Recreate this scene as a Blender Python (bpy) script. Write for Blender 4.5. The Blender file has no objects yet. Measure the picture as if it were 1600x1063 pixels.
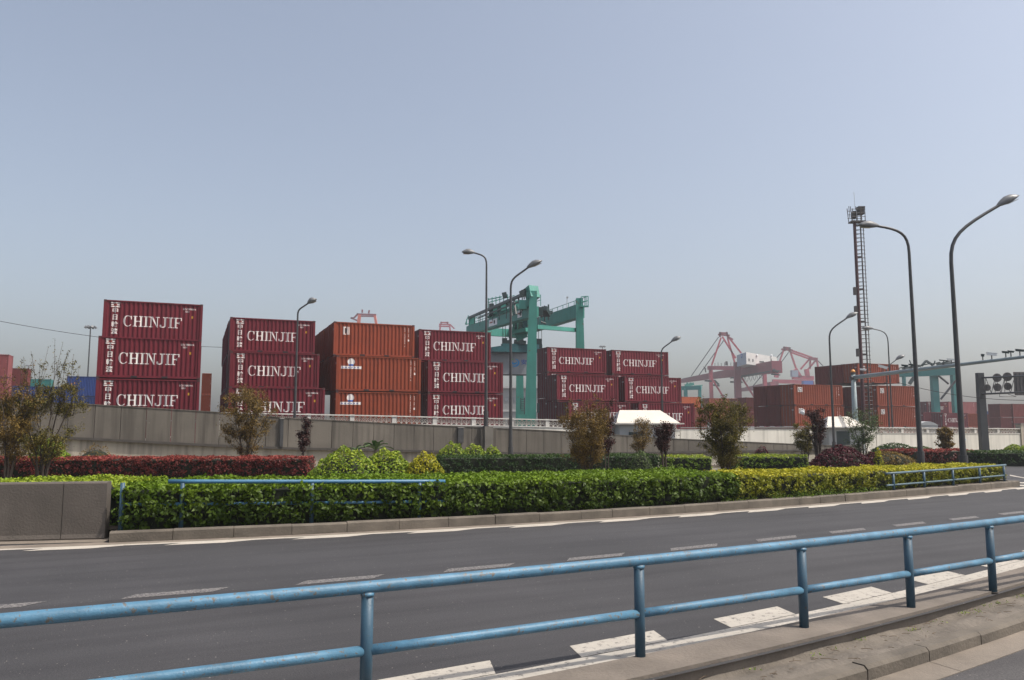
import bpy, bmesh, math, random
import numpy as np
from mathutils import Vector, Matrix
random.seed(7); RNG = np.random.default_rng(11)
R = math.radians
scn = bpy.context.scene
COL = scn.collection

# ------------------------------------------------------------------ camera
CAM_H = 2.0; FPX = 1225.0; TH = math.atan(134/FPX)
cam_d = bpy.data.cameras.new('camera'); cam = bpy.data.objects.new('camera', cam_d); COL.objects.link(cam)
cam.location = (0, 0, CAM_H); cam.rotation_euler = (R(90)+TH, 0, 0)
cam_d.sensor_width = 36; cam_d.lens = 36*FPX/1600; cam_d.clip_end = 6000; cam_d.clip_start = .05
scn.camera = cam

# ------------------------------------------------------------------ light
SUN_EL = 58; SUN_AZ = 104          # azimuth measured clockwise from +Y
w = bpy.data.worlds.new('World'); scn.world = w; w.use_nodes = True
nt = w.node_tree; bg = nt.nodes['Background']
sky = nt.nodes.new('ShaderNodeTexSky'); sky.sky_type = 'NISHITA'; sky.sun_disc = False
sky.sun_elevation = R(SUN_EL); sky.sun_rotation = R(SUN_AZ)
sky.air_density = 1.0; sky.dust_density = 4.3; sky.ozone_density = 1.0; sky.altitude = 0
hs_ = nt.nodes.new('ShaderNodeHueSaturation'); hs_.inputs['Saturation'].default_value = .71
nt.links.new(sky.outputs[0], hs_.inputs['Color']); nt.links.new(hs_.outputs[0], bg.inputs[0]); bg.inputs[1].default_value = 0.15
sd = bpy.data.lights.new('sun', 'SUN'); sun = bpy.data.objects.new('sun', sd); COL.objects.link(sun)
sd.energy = 3.6; sd.angle = R(.9); sd.color = (1, .93, .84)
tos = Vector((math.sin(R(SUN_AZ))*math.cos(R(SUN_EL)), math.cos(R(SUN_AZ))*math.cos(R(SUN_EL)), math.sin(R(SUN_EL))))
sun.rotation_euler = tos.to_track_quat('Z', 'Y').to_euler()
scn.view_settings.view_transform = 'Standard'; scn.view_settings.look = 'None'
scn.view_settings.exposure = 0.31; scn.view_settings.gamma = 1

# ------------------------------------------------------------------ helpers
def ray(u, v):
    x = (u-800)/FPX; z = -(v-531.5)/FPX; c, s = math.cos(TH), math.sin(TH)
    return Vector((x, c-s*z, s+c*z))
def G(u, v, z=0.0):                      # point of the level z seen in that direction
    d = ray(u, v); return d*((z-CAM_H)/d.z) + Vector((0, 0, CAM_H))
def at(u, v, Y):                         # point at distance Y
    d = ray(u, v); return d*(Y/d.y) + Vector((0, 0, CAM_H))
def srgb(r, g, b):
    f = lambda c: (c/255/12.92) if c <= 10 else ((c/255+.055)/1.055)**2.4
    return (f(r), f(g), f(b), 1)

def tag(o, label=None, cat=None, group=None, kind=None):
    if label: o['label'] = label
    if cat: o['category'] = cat
    if group: o['group'] = group
    if kind: o['kind'] = kind
    return o
def thing(name, label, cat, loc=(0, 0, 0), rz=0, group=None):
    o = bpy.data.objects.new(name, None); COL.objects.link(o); o.empty_display_size = .2
    o.location = loc; o.rotation_euler = (0, 0, rz)
    return tag(o, label, cat, group)
def copy_tree(o, parent=None):
    c = o.copy(); COL.objects.link(c)
    if parent is not None: c.parent = parent
    for ch in list(o.children): copy_tree(ch, c)
    return c

class MB:
    def __init__(s): s.v = []; s.f = []; s.mi = []; s.m = 0
    def add(s, vs, fs):
        b = len(s.v); s.v += [tuple(p) for p in vs]; s.f += [tuple(i+b for i in f) for f in fs]; s.mi += [s.m]*len(fs); return s
    def box(s, x0, y0, z0, x1, y1, z1):
        return s.add([(x0,y0,z0),(x1,y0,z0),(x1,y1,z0),(x0,y1,z0),(x0,y0,z1),(x1,y0,z1),(x1,y1,z1),(x0,y1,z1)],
                     [(0,3,2,1),(4,5,6,7),(0,1,5,4),(1,2,6,5),(2,3,7,6),(3,0,4,7)])
    def beam(s, a, b, w, h=None, up=(0, 0, 1), w2=None, h2=None):
        a = Vector(a); b = Vector(b); h = h or w; w2 = w2 or w; h2 = h2 or h
        d = (b-a).normalized(); upv = Vector(up)
        if abs(d.dot(upv)) > .97: upv = Vector((0, 1, 0))
        x = d.cross(upv).normalized(); y = x.cross(d).normalized(); vs = []
        for p, ww, hh in ((a, w, h), (b, w2, h2)):
            for sx, sy in ((-1,-1),(1,-1),(1,1),(-1,1)): vs.append(p + x*sx*ww/2 + y*sy*hh/2)
        return s.add(vs, [(0,1,2,3),(7,6,5,4),(0,4,5,1),(1,5,6,2),(2,6,7,3),(3,7,4,0)])
    def tube(s, pts, r, n=8, cap=True):
        pts = [Vector(p) for p in pts]; k = len(pts)
        rs = r if hasattr(r, '__len__') else [r]*k; vs = []; fs = []; ref = None
        for i, p in enumerate(pts):
            d = (pts[min(i+1, k-1)]-pts[max(i-1, 0)]).normalized()
            if ref is None: ref = Vector((0, 0, 1)) if abs(d.z) < .9 else Vector((1, 0, 0))
            x = d.cross(ref)
            if x.length < 1e-4: x = d.cross(Vector((0, 1, .01)))
            x.normalize(); y = x.cross(d); ref = y
            for j in range(n):
                a = 2*math.pi*j/n; vs.append(p + (x*math.cos(a)+y*math.sin(a))*rs[i])
        for i in range(k-1):
            for j in range(n): fs.append((i*n+j, i*n+(j+1)%n, (i+1)*n+(j+1)%n, (i+1)*n+j))
        if cap: fs.append(tuple(range(n))[::-1]); fs.append(tuple((k-1)*n+j for j in range(n)))
        return s.add(vs, fs)
    def prism(s, poly, z0, z1):          # poly: list of (x, y), counter-clockwise
        n = len(poly)
        return s.add([(x, y, z0) for x, y in poly]+[(x, y, z1) for x, y in poly],
                     [tuple(range(n))[::-1], tuple(range(n, 2*n))]+[(i, (i+1)%n, n+(i+1)%n, n+i) for i in range(n)])
    def disc(s, c, nrm, r, t, n=20):
        nrm = Vector(nrm).normalized(); c = Vector(c)
        return s.tube([c-nrm*t/2, c+nrm*t/2], r, n)
    def mesh(s, name, mats, smooth=False):
        m = bpy.data.meshes.new(name); m.from_pydata(s.v, [], s.f)
        for mm in (mats if isinstance(mats, (list, tuple)) else [mats]): m.materials.append(mm)
        m.polygons.foreach_set('material_index', s.mi)
        if smooth: m.polygons.foreach_set('use_smooth', [True]*len(s.f))
        m.update(); return m
    def build(s, name, mats, parent=None, smooth=False):
        o = bpy.data.objects.new(name, s.mesh(name, mats, smooth)); COL.objects.link(o)
        if parent is not None: o.parent = parent
        return o
def smooth_by_angle(o, ang=40):
    m = o.data; bm = bmesh.new(); bm.from_mesh(m)
    for f in bm.faces: f.smooth = True
    for e in bm.edges:
        if len(e.link_faces) == 2 and e.calc_face_angle(0) > R(ang): e.smooth = False
    bm.to_mesh(m); bm.free(); return o

# ------------------------------------------------------------------ materials
def N(nt, t, **kw):
    n = nt.nodes.new(t)
    for k, v in kw.items():
        if k.startswith('i_'):
            n.inputs[int(k[2:]) if k[2:].isdigit() else k[2:].replace('_', ' ')].default_value = v
        else: setattr(n, k, v)
    return n
def mixc(nt, fac, a, b, mode='MIX'):
    m = nt.nodes.new('ShaderNodeMix'); m.data_type = 'RGBA'; m.blend_type = mode
    for i, x in ((0, fac), (6, a), (7, b)):
        if hasattr(x, 'links') or isinstance(x, bpy.types.NodeSocket): nt.links.new(x, m.inputs[i])
        else: m.inputs[i].default_value = x
    return m.outputs[2]
def ramp(nt, src, lo, hi):
    m = nt.nodes.new('ShaderNodeMapRange'); m.inputs[1].default_value = lo; m.inputs[2].default_value = hi
    nt.links.new(src, m.inputs[0]); return m.outputs[0]
def noise(nt, scale=(1, 1, 1), sc=1.0, detail=4, rough=.55, coord='Object'):
    tc = nt.nodes.new('ShaderNodeTexCoord'); mp = nt.nodes.new('ShaderNodeMapping'); mp.inputs['Scale'].default_value = scale
    nt.links.new(tc.outputs[coord], mp.inputs[0])
    n = N(nt, 'ShaderNodeTexNoise'); n.inputs['Scale'].default_value = sc; n.inputs['Detail'].default_value = detail; n.inputs['Roughness'].default_value = rough
    nt.links.new(mp.outputs[0], n.inputs[0]); return n.outputs[0]
MATS = {}
def mat(name, col, rough=.6, var=.25, sc=2.0, metal=0.0, bump=0.0, bsc=30, rust=0, rustcol=None, streak=0, streakcol=None, grime=None, spec=.5, objvar=0):
    if name in MATS: return MATS[name]
    m = bpy.data.materials.new(name); m.use_nodes = True; t = m.node_tree; b = t.nodes['Principled BSDF']
    col = tuple(col)+((1,) if len(col) == 3 else ())
    dark = tuple(c*(1-var) for c in col[:3])+(1,); lite = tuple(min(1, c*(1+var)) for c in col[:3])+(1,)
    out = mixc(t, ramp(t, noise(t, sc=sc), .3, .7), dark, lite)
    if objvar:
        oi = t.nodes.new('ShaderNodeObjectInfo')
        hv = t.nodes.new('ShaderNodeHueSaturation'); t.links.new(out, hv.inputs['Color'])
        mr = t.nodes.new('ShaderNodeMapRange'); t.links.new(oi.outputs['Random'], mr.inputs[0]); mr.inputs[3].default_value = 1-objvar; mr.inputs[4].default_value = 1+objvar
        t.links.new(mr.outputs[0], hv.inputs['Value']); out = hv.outputs[0]
    if streak:
        s = ramp(t, noise(t, scale=(1, 1, .06), sc=3.2, detail=6), .46, .68)
        k = t.nodes.new('ShaderNodeMath'); k.operation = 'MULTIPLY'; k.inputs[1].default_value = streak; t.links.new(s, k.inputs[0])
        out = mixc(t, k.outputs[0], out, (streakcol or tuple(c*.45 for c in col[:3]))+((1,) if not streakcol or len(streakcol) == 3 else ()))
    if rust:
        s = ramp(t, noise(t, sc=bsc*.4, detail=8, rough=.7), .66-rust*.1, .70-rust*.1)
        out = mixc(t, s, out, rustcol or (.12, .045, .02, 1))
    t.links.new(out, b.inputs['Base Color'])
    b.inputs['Roughness'].default_value = rough; b.inputs['Metallic'].default_value = metal
    b.inputs['Specular IOR Level'].default_value = spec
    if bump:
        bp = t.nodes.new('ShaderNodeBump'); bp.inputs['Strength'].default_value = bump; bp.inputs['Distance'].default_value = .02
        t.links.new(noise(t, sc=bsc, detail=5), bp.inputs['Height']); t.links.new(bp.outputs[0], b.inputs['Normal'])
    MATS[name] = m; return m
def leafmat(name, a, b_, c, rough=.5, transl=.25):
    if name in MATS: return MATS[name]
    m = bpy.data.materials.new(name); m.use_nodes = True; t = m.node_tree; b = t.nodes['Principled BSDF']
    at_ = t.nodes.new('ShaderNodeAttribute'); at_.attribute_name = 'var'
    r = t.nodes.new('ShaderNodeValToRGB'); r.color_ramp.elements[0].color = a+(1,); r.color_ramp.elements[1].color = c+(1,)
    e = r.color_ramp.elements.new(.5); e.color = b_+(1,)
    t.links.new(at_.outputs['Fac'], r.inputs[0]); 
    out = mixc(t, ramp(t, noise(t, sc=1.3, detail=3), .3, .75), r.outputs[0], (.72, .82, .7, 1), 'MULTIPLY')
    t.links.new(out, b.inputs['Base Color']); b.inputs['Roughness'].default_value = rough; b.inputs['Specular IOR Level'].default_value = .22
    tr = t.nodes.new('ShaderNodeBsdfTranslucent'); t.links.new(out, tr.inputs[0])
    mx = t.nodes.new('ShaderNodeMixShader'); mx.inputs[0].default_value = transl
    t.links.new(b.outputs[0], mx.inputs[1]); t.links.new(tr.outputs[0], mx.inputs[2])
    t.links.new(mx.outputs[0], t.nodes['Material Output'].inputs[0])
    MATS[name] = m; return m

M_white = mat('white_paint', (.52, .50, .46), .6, .12, 3)
M_letter = mat('letter_white', (.66, .63, .60), .6, .1, 4, streak=.25, streakcol=(.5, .42, .4))
M_maroon = mat('maroon_steel', (.122, .0105, .0190), .55, .12, 1.1, streak=.35, rust=.25, bsc=9, rustcol=(.09, .035, .02, 1), spec=.28, objvar=.12)
M_orangeb = mat('orange_brown_steel', (.205, .040, .016), .6, .12, 1.1, streak=.3, rust=.2, bsc=9, rustcol=(.10, .03, .015, 1), spec=.28, objvar=.1)
M_orange = mat('bright_orange_steel', (.45, .085, .012), .55, .12, 1.1, streak=.3, objvar=.08)
M_dkred = mat('dark_red_steel', (.125, .018, .015), .6, .12, 1.1, streak=.3, spec=.28, objvar=.15)
M_pink = mat('faded_red_steel', (.24, .06, .06), .7, .12, 1.1, streak=.3, objvar=.1)
M_blue = mat('blue_steel', (.008, .030, .14), .5, .12, 1.1, streak=.3, objvar=.2)
M_teal = mat('teal_steel', (.02, .16, .15), .5, .12, 1.1, streak=.3)
M_greyc = mat('pale_grey_steel', (.26, .275, .29), .5, .08, 1.1, streak=.2)
M_dark = mat('dark_gasket', (.012, .011, .012), .8, .1)
M_galv = mat('galvanised', (.42, .42, .42), .5, .15, 5, metal=.2)
M_yel = mat('yellow_sticker', (.62, .36, .02), .6, .1)
M_redm = mat('red_emblem', (.30, .06, .045), .6, .1)
M_bluem = mat('blue_emblem', (.03, .10, .38), .6, .1)
M_lblue = mat('light_blue_emblem', (.03, .25, .55), .6, .1)
M_greenm = mat('green_emblem', (.12, .42, .10), .6, .1)
M_crgreen = mat('crane_green', (.045, .235, .19), .55, .12, .5, streak=.25, rust=.15, bsc=4)
M_crdark = mat('machinery_dark', (.018, .035, .036), .5, .2, 3)
M_spreader = mat('spreader_teal', (.01, .085, .10), .5, .2, 3)
M_qred = mat('quay_crane_red', (.19, .026, .045), .6, .12, .3)
M_qpink = mat('quay_crane_pink', (.38, .055, .085), .6, .12, .3)
M_pole = mat('lamp_pole_grey', (.06, .060, .062), .45, .2, 3, metal=.4)
M_head = mat('lamp_head_grey', (.14, .145, .15), .45, .15, 6)
M_lens = mat('lamp_lens', (.30, .29, .25), .25, .1)
M_poleblue = mat('gantry_pale_blue', (.22, .27, .285), .5, .12, 2)
M_dpole = mat('sign_post_dark', (.035, .037, .042), .5, .15, 2)
M_railblue = mat('rail_blue', (.062, .160, .245), .5, .26, 6, bump=.2, bsc=60, rust=.95, rustcol=(.105, .10, .09, 1))
M_railpost = mat('rail_post_shaded_blue', (.030, .075, .115), .5, .15, 5, bump=.15, bsc=60, rust=.35, rustcol=(.06, .05, .045, 1))  # rail blue darkened for the shaded side of the posts, and for their grime
M_railold = mat('rail_grey_teal', (.075, .125, .15), .5, .2, 5, rust=.5, bsc=40, rustcol=(.1, .085, .07, 1))
M_railfar = mat('rail_blue_far', (.05, .15, .25), .45, .15, 5, rust=.3, bsc=40, rustcol=(.1, .09, .08, 1))
M_conc = mat('concrete', (.13, .12, .105), .85, .18, 1.2, bump=.4, bsc=25, streak=.4, streakcol=(.10, .09, .075))
M_barr = mat('barrier_concrete', (.100, .085, .072), .85, .25, 1.1, bump=.4, bsc=25, streak=.6, streakcol=(.085, .074, .062))
M_kerb = mat('kerb_concrete', (.115, .098, .078), .9, .3, 2.2, bump=.5, bsc=30)
M_ramp = mat('ramp_concrete', (.118, .104, .086), .85, .28, .35, bump=.3, bsc=10, streak=.9, streakcol=(.062, .053, .043), rust=.12, rustcol=(.20, .185, .16, 1))
M_rampl = mat('ramp_lower_render', (.34, .30, .24), .85, .15, .5, streak=.8, streakcol=(.15, .13, .11))
M_wall = mat('white_wall', (.60, .575, .51), .8, .12, .4, streak=.55, streakcol=(.36, .34, .3))
M_cope = mat('coping_grey', (.2, .19, .18), .8, .15, 2)
M_lat = mat('lattice_white', (.56, .52, .46), .8, .15, 2)
M_soil = mat('soil', (.075, .055, .038), .95, .4, 5, bump=.8, bsc=25)
M_dirt = mat('dirt_strip', (.128, .110, .090), .95, .28, 2.5, bump=.9, bsc=22)
M_gut = mat('gutter_slab', (.17, .143, .115), .9, .22, 2.0, bump=.4, bsc=40)
M_bark = mat('bark', (.055, .040, .030), .9, .3, 8, bump=.5)
M_barkg = mat('twig_bark', (.10, .08, .06), .9, .3, 8)
M_gbld = mat('grey_building', (.30, .30, .29), .8, .06, .5)
M_roofc = mat('hut_roof', (.56, .52, .45), .7, .07, 1)
M_roofg = mat('hut_gable_grey', (.26, .26, .27), .7, .1, 1)
M_hutw = mat('hut_wall', (.36, .37, .37), .8, .1, 1)
M_amber = mat('amber_cap', (.65, .27, .05), .4, .1)
M_camw = mat('camera_white', (.75, .76, .76), .4, .08)
M_tower = mat('tower_steel', (.045, .036, .036), .6, .3, 3)
M_towred = mat('tower_red', (.055, .016, .02), .6, .2, 3)
M_house = mat('crane_house', (.50, .49, .47), .6, .08, .3)
M_houseend = mat('crane_house_end', (.28, .33, .40), .6, .08, .3)
M_paint = mat('paint_plain', (.6, .6, .6), .6)

def asphalt(name, col, dirt=.0):
    m = bpy.data.materials.new(name); m.use_nodes = True; t = m.node_tree; b = t.nodes['Principled BSDF']
    dk = tuple(c*.78 for c in col)+(1,); lt = tuple(c*1.22 for c in col)+(1,)
    a = mixc(t, ramp(t, noise(t, sc=.35, detail=5), .3, .7), dk, lt)
    s = mixc(t, ramp(t, noise(t, scale=(.18, 2.4, 1), sc=1.0, detail=6), .42, .72), (1, 1, 1, 1), (.62, .60, .62, 1), 'MIX')
    a = mixc(t, 1.0, a, s, 'MULTIPLY')
    g = mixc(t, ramp(t, noise(t, sc=55, detail=2, rough=.8), .35, .70), (.62, .62, .62, 1), (1.5, 1.48, 1.45, 1))
    a = mixc(t, .8, a, g, 'MULTIPLY')
    d = ramp(t, noise(t, sc=28, detail=1), .74, .78); a = mixc(t, d, a, (.24, .22, .2, 1))
    t.links.new(a, b.inputs['Base Color']); b.inputs['Roughness'].default_value = .82
    bp = t.nodes.new('ShaderNodeBump'); bp.inputs['Strength'].default_value = .5; bp.inputs['Distance'].default_value = .01
    t.links.new(noise(t, sc=70, detail=3), bp.inputs['Height']); t.links.new(bp.outputs[0], b.inputs['Normal'])
    return m
M_asph = asphalt('asphalt', (.0385, .0372, .0395)); M_asph2 = asphalt('asphalt_near', (.068, .064, .063))
def paintmat(name, col, wear, base=(.085, .083, .088), sc=14):
    m = bpy.data.materials.new(name); m.use_nodes = True; t = m.node_tree; b = t.nodes['Principled BSDF']
    f = ramp(t, noise(t, sc=sc, detail=8, rough=.75), wear-.05, wear+.06)
    c = mixc(t, ramp(t, noise(t, sc=2.5, detail=4), .3, .7), tuple(x*.8 for x in col)+(1,), col+(1,))
    t.links.new(mixc(t, f, base+(1,), c), b.inputs['Base Color']); b.inputs['Roughness'].default_value = .7
    return m
M_line = paintmat('road_paint', (.46, .42, .36), .36, (.055, .05, .052))
M_linen = paintmat('road_paint_near', (.42, .385, .33), .40, (.06, .055, .055))
M_lineold = paintmat('worn_road_paint', (.22, .205, .19), .50, (.052, .048, .05), sc=30)

# ------------------------------------------------------------------ curves of the road
PH = R(27); ES = Vector((math.cos(PH), math.sin(PH))); EW = Vector((-math.sin(PH), math.cos(PH)))
def sw(p): q = Vector((p[0], p[1])); return q.dot(ES), q.dot(EW)
def fam(sets, deg=2):
    rows = []; rhs = []; keys = list(sets); allS = []
    for ki, k in enumerate(keys):
        pts, z = sets[k]
        for u, v in pts:
            s, ww = sw(G(u, v, z)); allS.append(s)
            rows.append([s**d for d in range(1, deg+1)]+[1.0 if j == ki else 0.0 for j in range(len(keys))]); rhs.append(ww)
    sol = np.linalg.lstsq(np.array(rows), np.array(rhs), rcond=None)[0]
    lo, hi = min(allS), max(allS)
    def make(c0):
        def f(s):
            sc = min(max(s, lo), hi); val = c0+sum(sol[d-1]*sc**d for d in range(1, deg+1))
            sl = sum(d*sol[d-1]*sc**(d-1) for d in range(1, deg+1)); return val+sl*(s-sc)
        return f
    return {k: make(sol[deg+i]) for i, k in enumerate(keys)}
near = fam({'post': ([(998,1047),(1250,985),(1417,941),(1543,911)], .03),
            'line': ([(745,1063),(1060,1002),(1250,963),(1600,882)], 0),
            'dash': ([(670,1053),(965,1008),(1180,965),(1335,930),(1460,903),(1554,884)], 0),
            'edge': ([(1040,1051),(1250,1001),(1400,962),(1600,909)], .03),
            'k2': ([(1341,1047),(1430,1012),(1600,945)], -.1),
            'asph': ([(1495,1063),(1600,1005)], -.22)})
railfam = fam({'rail': ([(0,970),(575,918),(998,877),(1250,850),(1417,832),(1543,817),(1600,811)], .83)})
far = fam({'kerb': ([(172,848),(450,836),(700,824),(950,811),(1125,799),(1300,784),(1588,762)], 0),
           'line': ([(0,862),(160,851),(450,840.6),(700,828),(950,814),(1125,802),(1300,789),(1600,761)], 0)}, 3)
mid = fam({'mid': ([(237,930),(532,906),(752,887),(926,872),(1068,856),(1178,846)], 0)})
def pt(f, s, off=0.0, z=0.0):
    e = .05; t = Vector((1, (f(s+e)-f(s-e))/(2*e))).normalized(); n = Vector((-t.y, t.x))
    a, b = s+n.x*off, f(s)+n.y*off
    q = ES*a+EW*b; return Vector((q.x, q.y, z))
def s_at(f, u, off=0.0):                 # arc parameter where the curve crosses the direction of column u
    lo, hi = -40, 80; k = (u-800)/FPX
    # column plane: X = k*cos-ish*Y for points at ground level
    g = lambda s: (lambda p: p.x - (u-800)/FPX*(p.y*math.cos(TH)+(p.z-CAM_H)*math.sin(TH)))(pt(f, s, off, 0))
    for _ in range(60):
        m = (lo+hi)/2
        if g(m) > 0: hi = m
        else: lo = m
    return (lo+hi)/2
def strip(f0, o0, f1, o1, s0, s1, z, name, m, step=.5, kind='structure', thick=None, mb=None, z1=None):
    own = mb is None; mb = mb or MB(); n = max(2, int((s1-s0)/step)); z1 = z if z1 is None else z1
    ss = [s0+(s1-s0)*i/n for i in range(n+1)]; vs = []; fs = []
    for s in ss: vs += [pt(f0, s, o0, z), pt(f1, s, o1, z1)]
    for i in range(n): fs.append((2*i, 2*i+2, 2*i+3, 2*i+1))
    mb.add(vs, fs)
    if own: o = mb.build(name, m); return tag(o, kind=kind)
def wallstrip(f, o, z0, z1, s0, s1, mb, step=.5):
    n = max(2, int((s1-s0)/step)); vs = []; fs = []
    for i in range(n+1):
        s = s0+(s1-s0)*i/n; vs += [pt(f, s, o, z0), pt(f, s, o, z1)]
    for i in range(n): fs.append((2*i, 2*i+2, 2*i+3, 2*i+1))
    mb.add(vs, fs)

# ------------------------------------------------------------------ ground, roads, kerbs
AL = R(22); EX = Vector((math.cos(AL), math.sin(AL), 0)); EY = Vector((-math.sin(AL), math.cos(AL), 0))
def ab(a, b, z=0): v = EX*a+EY*b; v.z = z; return v
def on_b(u, b):                           # where the direction of column u meets the line b = const; returns a
    # X = k*(Y c + (z-C) s), z ~ C
    k = (u-800)/FPX*math.cos(TH)
    # a*cosAL - b*sinAL = k*(a*sinAL + b*cosAL)
    return b*(k*math.cos(AL)+math.sin(AL))/(math.cos(AL)-k*math.sin(AL))
YARD = -.88
m_ = MB(); m_.add([(-2500, -300, YARD), (2500, -300, YARD), (2500, 3500, YARD), (-2500, 3500, YARD)], [(0, 1, 2, 3)])
tag(m_.build('ground', mat('yard_ground', (.09, .087, .083), .9, .2, .1)), kind='structure')
m_ = MB(); A = [ab(-90, 46.15), ab(120, 46.15)]
poly = [pt(near['k2'], 80, 0), ab(120, 46.15), ab(-90, 46.15), pt(near['k2'], -60, 0)]
m_.prism([(p.x, p.y) for p in poly][::1], YARD-.2, -.006)
tag(m_.build('verge_ground', mat('verge', (.14, .125, .09), .95, .35, .8, bump=.6, bsc=12)), kind='structure')
# main road surface (object space turned along the road so that the streaks follow it)
def road_obj(name, mb, m):
    o = mb.build(name, m); c, s = math.cos(-PH), math.sin(-PH)
    o.data.transform(Matrix.Rotation(-PH, 4, 'Z')); o.rotation_euler = (0, 0, PH); return tag(o, kind='structure')
m_ = MB(); strip(near['edge'], -.05, far['kerb'], .3, -60, 80, 0, 'x', None, .8, mb=m_)
road_obj('main_road', m_, M_asph)
# slip road behind the island, seen on the right
m_ = MB(); q = [G(1390, 722.5, 0), G(1130, 727, 0), G(1130, 735, 0), G(1300, 750, 0), pt(far['kerb'], s_at(far['kerb'], 1590), .2), pt(far['kerb'], 80, .25), G(1700, 712, 0), G(1600, 720.5, 0)]
m_.add([(p.x, p.y, -.001) for p in q], [tuple(range(len(q)))[::-1]]); road_obj('slip_road', m_, M_asph)
s0f = s_at(far['kerb'], 165)
sEnd = s_at(far['kerb'], 1582)
# painted lines
m_ = MB(); strip(far['line'], -.07, far['line'], .07, -40, sEnd+14, .004, 'x', None, .5, mb=m_)
road_obj('road_marking', m_, M_line)
m_ = MB()
s = s_at(far['line'], 20) - 8
while s < sEnd+3:
    m_.add([pt(far['line'], s, -.26, .0042), pt(far['line'], s+.95, -.26, .0042), pt(far['line'], s+1.45, -.075, .0042), pt(far['line'], s+.25, -.075, .0042)], [(0, 1, 2, 3)])
    s += 2.05
road_obj('road_marking', m_, M_line)
m_ = MB(); strip(near['line'], -.20, near['line'], .075, -40, 60, .004, 'x', None, .5, mb=m_)
road_obj('road_marking', m_, M_linen)
m_ = MB()
sd0 = s_at(near['dash'], 965)
for i in range(-9, 14):
    s = sd0+1.86*i-.52
    m_.add([pt(near['dash'], s-.02, -.17, .0042), pt(near['dash'], s+.98, -.17, .0042), pt(near['dash'], s+1.12, .17, .0042), pt(near['dash'], s+.1, .17, .0042)], [(0, 1, 2, 3)])
road_obj('road_marking', m_, M_linen)
m_ = MB(); sm0 = s_at(mid['mid'], 752)
for i in range(-10, 9):
    s = sm0+1.98*i-.55
    m_.add([pt(mid['mid'], s-.08, -.11, .004), pt(mid['mid'], s+.92, -.11, .004), pt(mid['mid'], s+1.15, .11, .004), pt(mid['mid'], s+.1, .11, .004)], [(0, 1, 2, 3)])
road_obj('road_marking', m_, M_lineold)
# painted gore at the nose of the island
m_ = MB()
for (a, b_, c, d) in (((1578, 742), (1600, 746.5), (1606, 748.5), (1578, 743.6)), ((1586, 753.5), (1618, 754), (1618, 756), (1586, 755)), ((1590, 757.5), (1620, 758.5), (1620, 760.5), (1588, 759.3))):
    m_.add([G(*p, .0045) for p in (a, d, c, b_)], [(0, 1, 2, 3)])
road_obj('road_marking', m_, M_line)

# gutter of the far kerb
m_ = MB(); strip(far['kerb'], -.34, far['kerb'], .12, -40, sEnd, .003, 'x', None, .5, mb=m_); tag(m_.build('gutter', M_gut), kind='structure')
# far kerb: separate stones
m_ = MB(); s = s0f+.05
while s < sEnd:
    L = 1.0 if random.random() < .7 else .8
    z = .19+random.uniform(-.008, .008); o = random.uniform(-.008, .008); e = s+L-.010
    n = 3
    for i in range(n):
        a, b_ = s+(e-s)*i/n, s+(e-s)*(i+1)/n
        P = [pt(far['kerb'], a, o, -.05), pt(far['kerb'], b_, o, -.05), pt(far['kerb'], b_, o+.16, -.05), pt(far['kerb'], a, o+.16, -.05),
             pt(far['kerb'], a, o, z-.025), pt(far['kerb'], b_, o, z-.025), pt(far['kerb'], b_, o+.16, z), pt(far['kerb'], a, o+.16, z),
             pt(far['kerb'], a, o+.025, z), pt(far['kerb'], b_, o+.025, z)]
        fs = [(0, 1, 5, 4), (4, 5, 9, 8), (8, 9, 6, 7), (2, 3, 7, 6)]
        if i == 0: fs.append((3, 0, 4, 8, 7))
        if i == n-1: fs.append((1, 2, 6, 9, 5))
        m_.add(P, fs)
    s += L
# rounded nose
pn = pt(far['kerb'], sEnd, .0); 
for i in range(8):
    a0, a1 = -1.57+i*.39, -1.57+(i+1)*.39; c = pt(far['kerb'], sEnd, .7); t = (pt(far['kerb'], sEnd+.1)-pt(far['kerb'], sEnd)).normalized(); nn = Vector((-t.y, t.x, 0))
    f = lambda a, r, z: c+(t*math.cos(a)+nn*math.sin(a))*r+Vector((0, 0, z))
    a1 -= .02
    m_.add([f(a0,.7,-.05),f(a1,.7,-.05),f(a1,.54,-.05),f(a0,.54,-.05),f(a0,.7,.18),f(a1,.7,.18),f(a1,.54,.18),f(a0,.54,.18)],
           [(0,3,2,1),(4,5,6,7),(0,1,5,4),(1,2,6,5),(2,3,7,6),(3,0,4,7)])
tag(m_.build('kerb', M_kerb), kind='structure')
# soil of the island
B0s = G(0, 847, 0); B1s = G(163, 843, 0); dBs = (B1s-B0s).normalized(); nBs = Vector((-dBs.y, dBs.x, 0))
m_ = MB(); m_.add([B1s+dBs*x+nBs*y+Vector((0, 0, .15)) for x, y in ((-14, .15), (.5, .15), (.5, 5), (-14, 5))], [(0, 1, 2, 3)])
strip(far['kerb'], .12, far['kerb'], 5.2, s0f+.05, s0f+9, .15, 'x', None, .5, mb=m_)
strip(far['kerb'], .12, far['kerb'], 3.2, s0f+9, sEnd-5, .15, 'x', None, .5, mb=m_)
strip(far['kerb'], .12, far['kerb'], 1.35, sEnd-5, sEnd+.2, .15, 'x', None, .5, mb=m_)
wallstrip(far['kerb'], 5.2, 0, .15, s0f, s0f+9, m_); wallstrip(far['kerb'], 3.2, 0, .15, s0f+9, sEnd-5, m_)
tag(m_.build('island_soil', M_soil), kind='structure')

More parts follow.
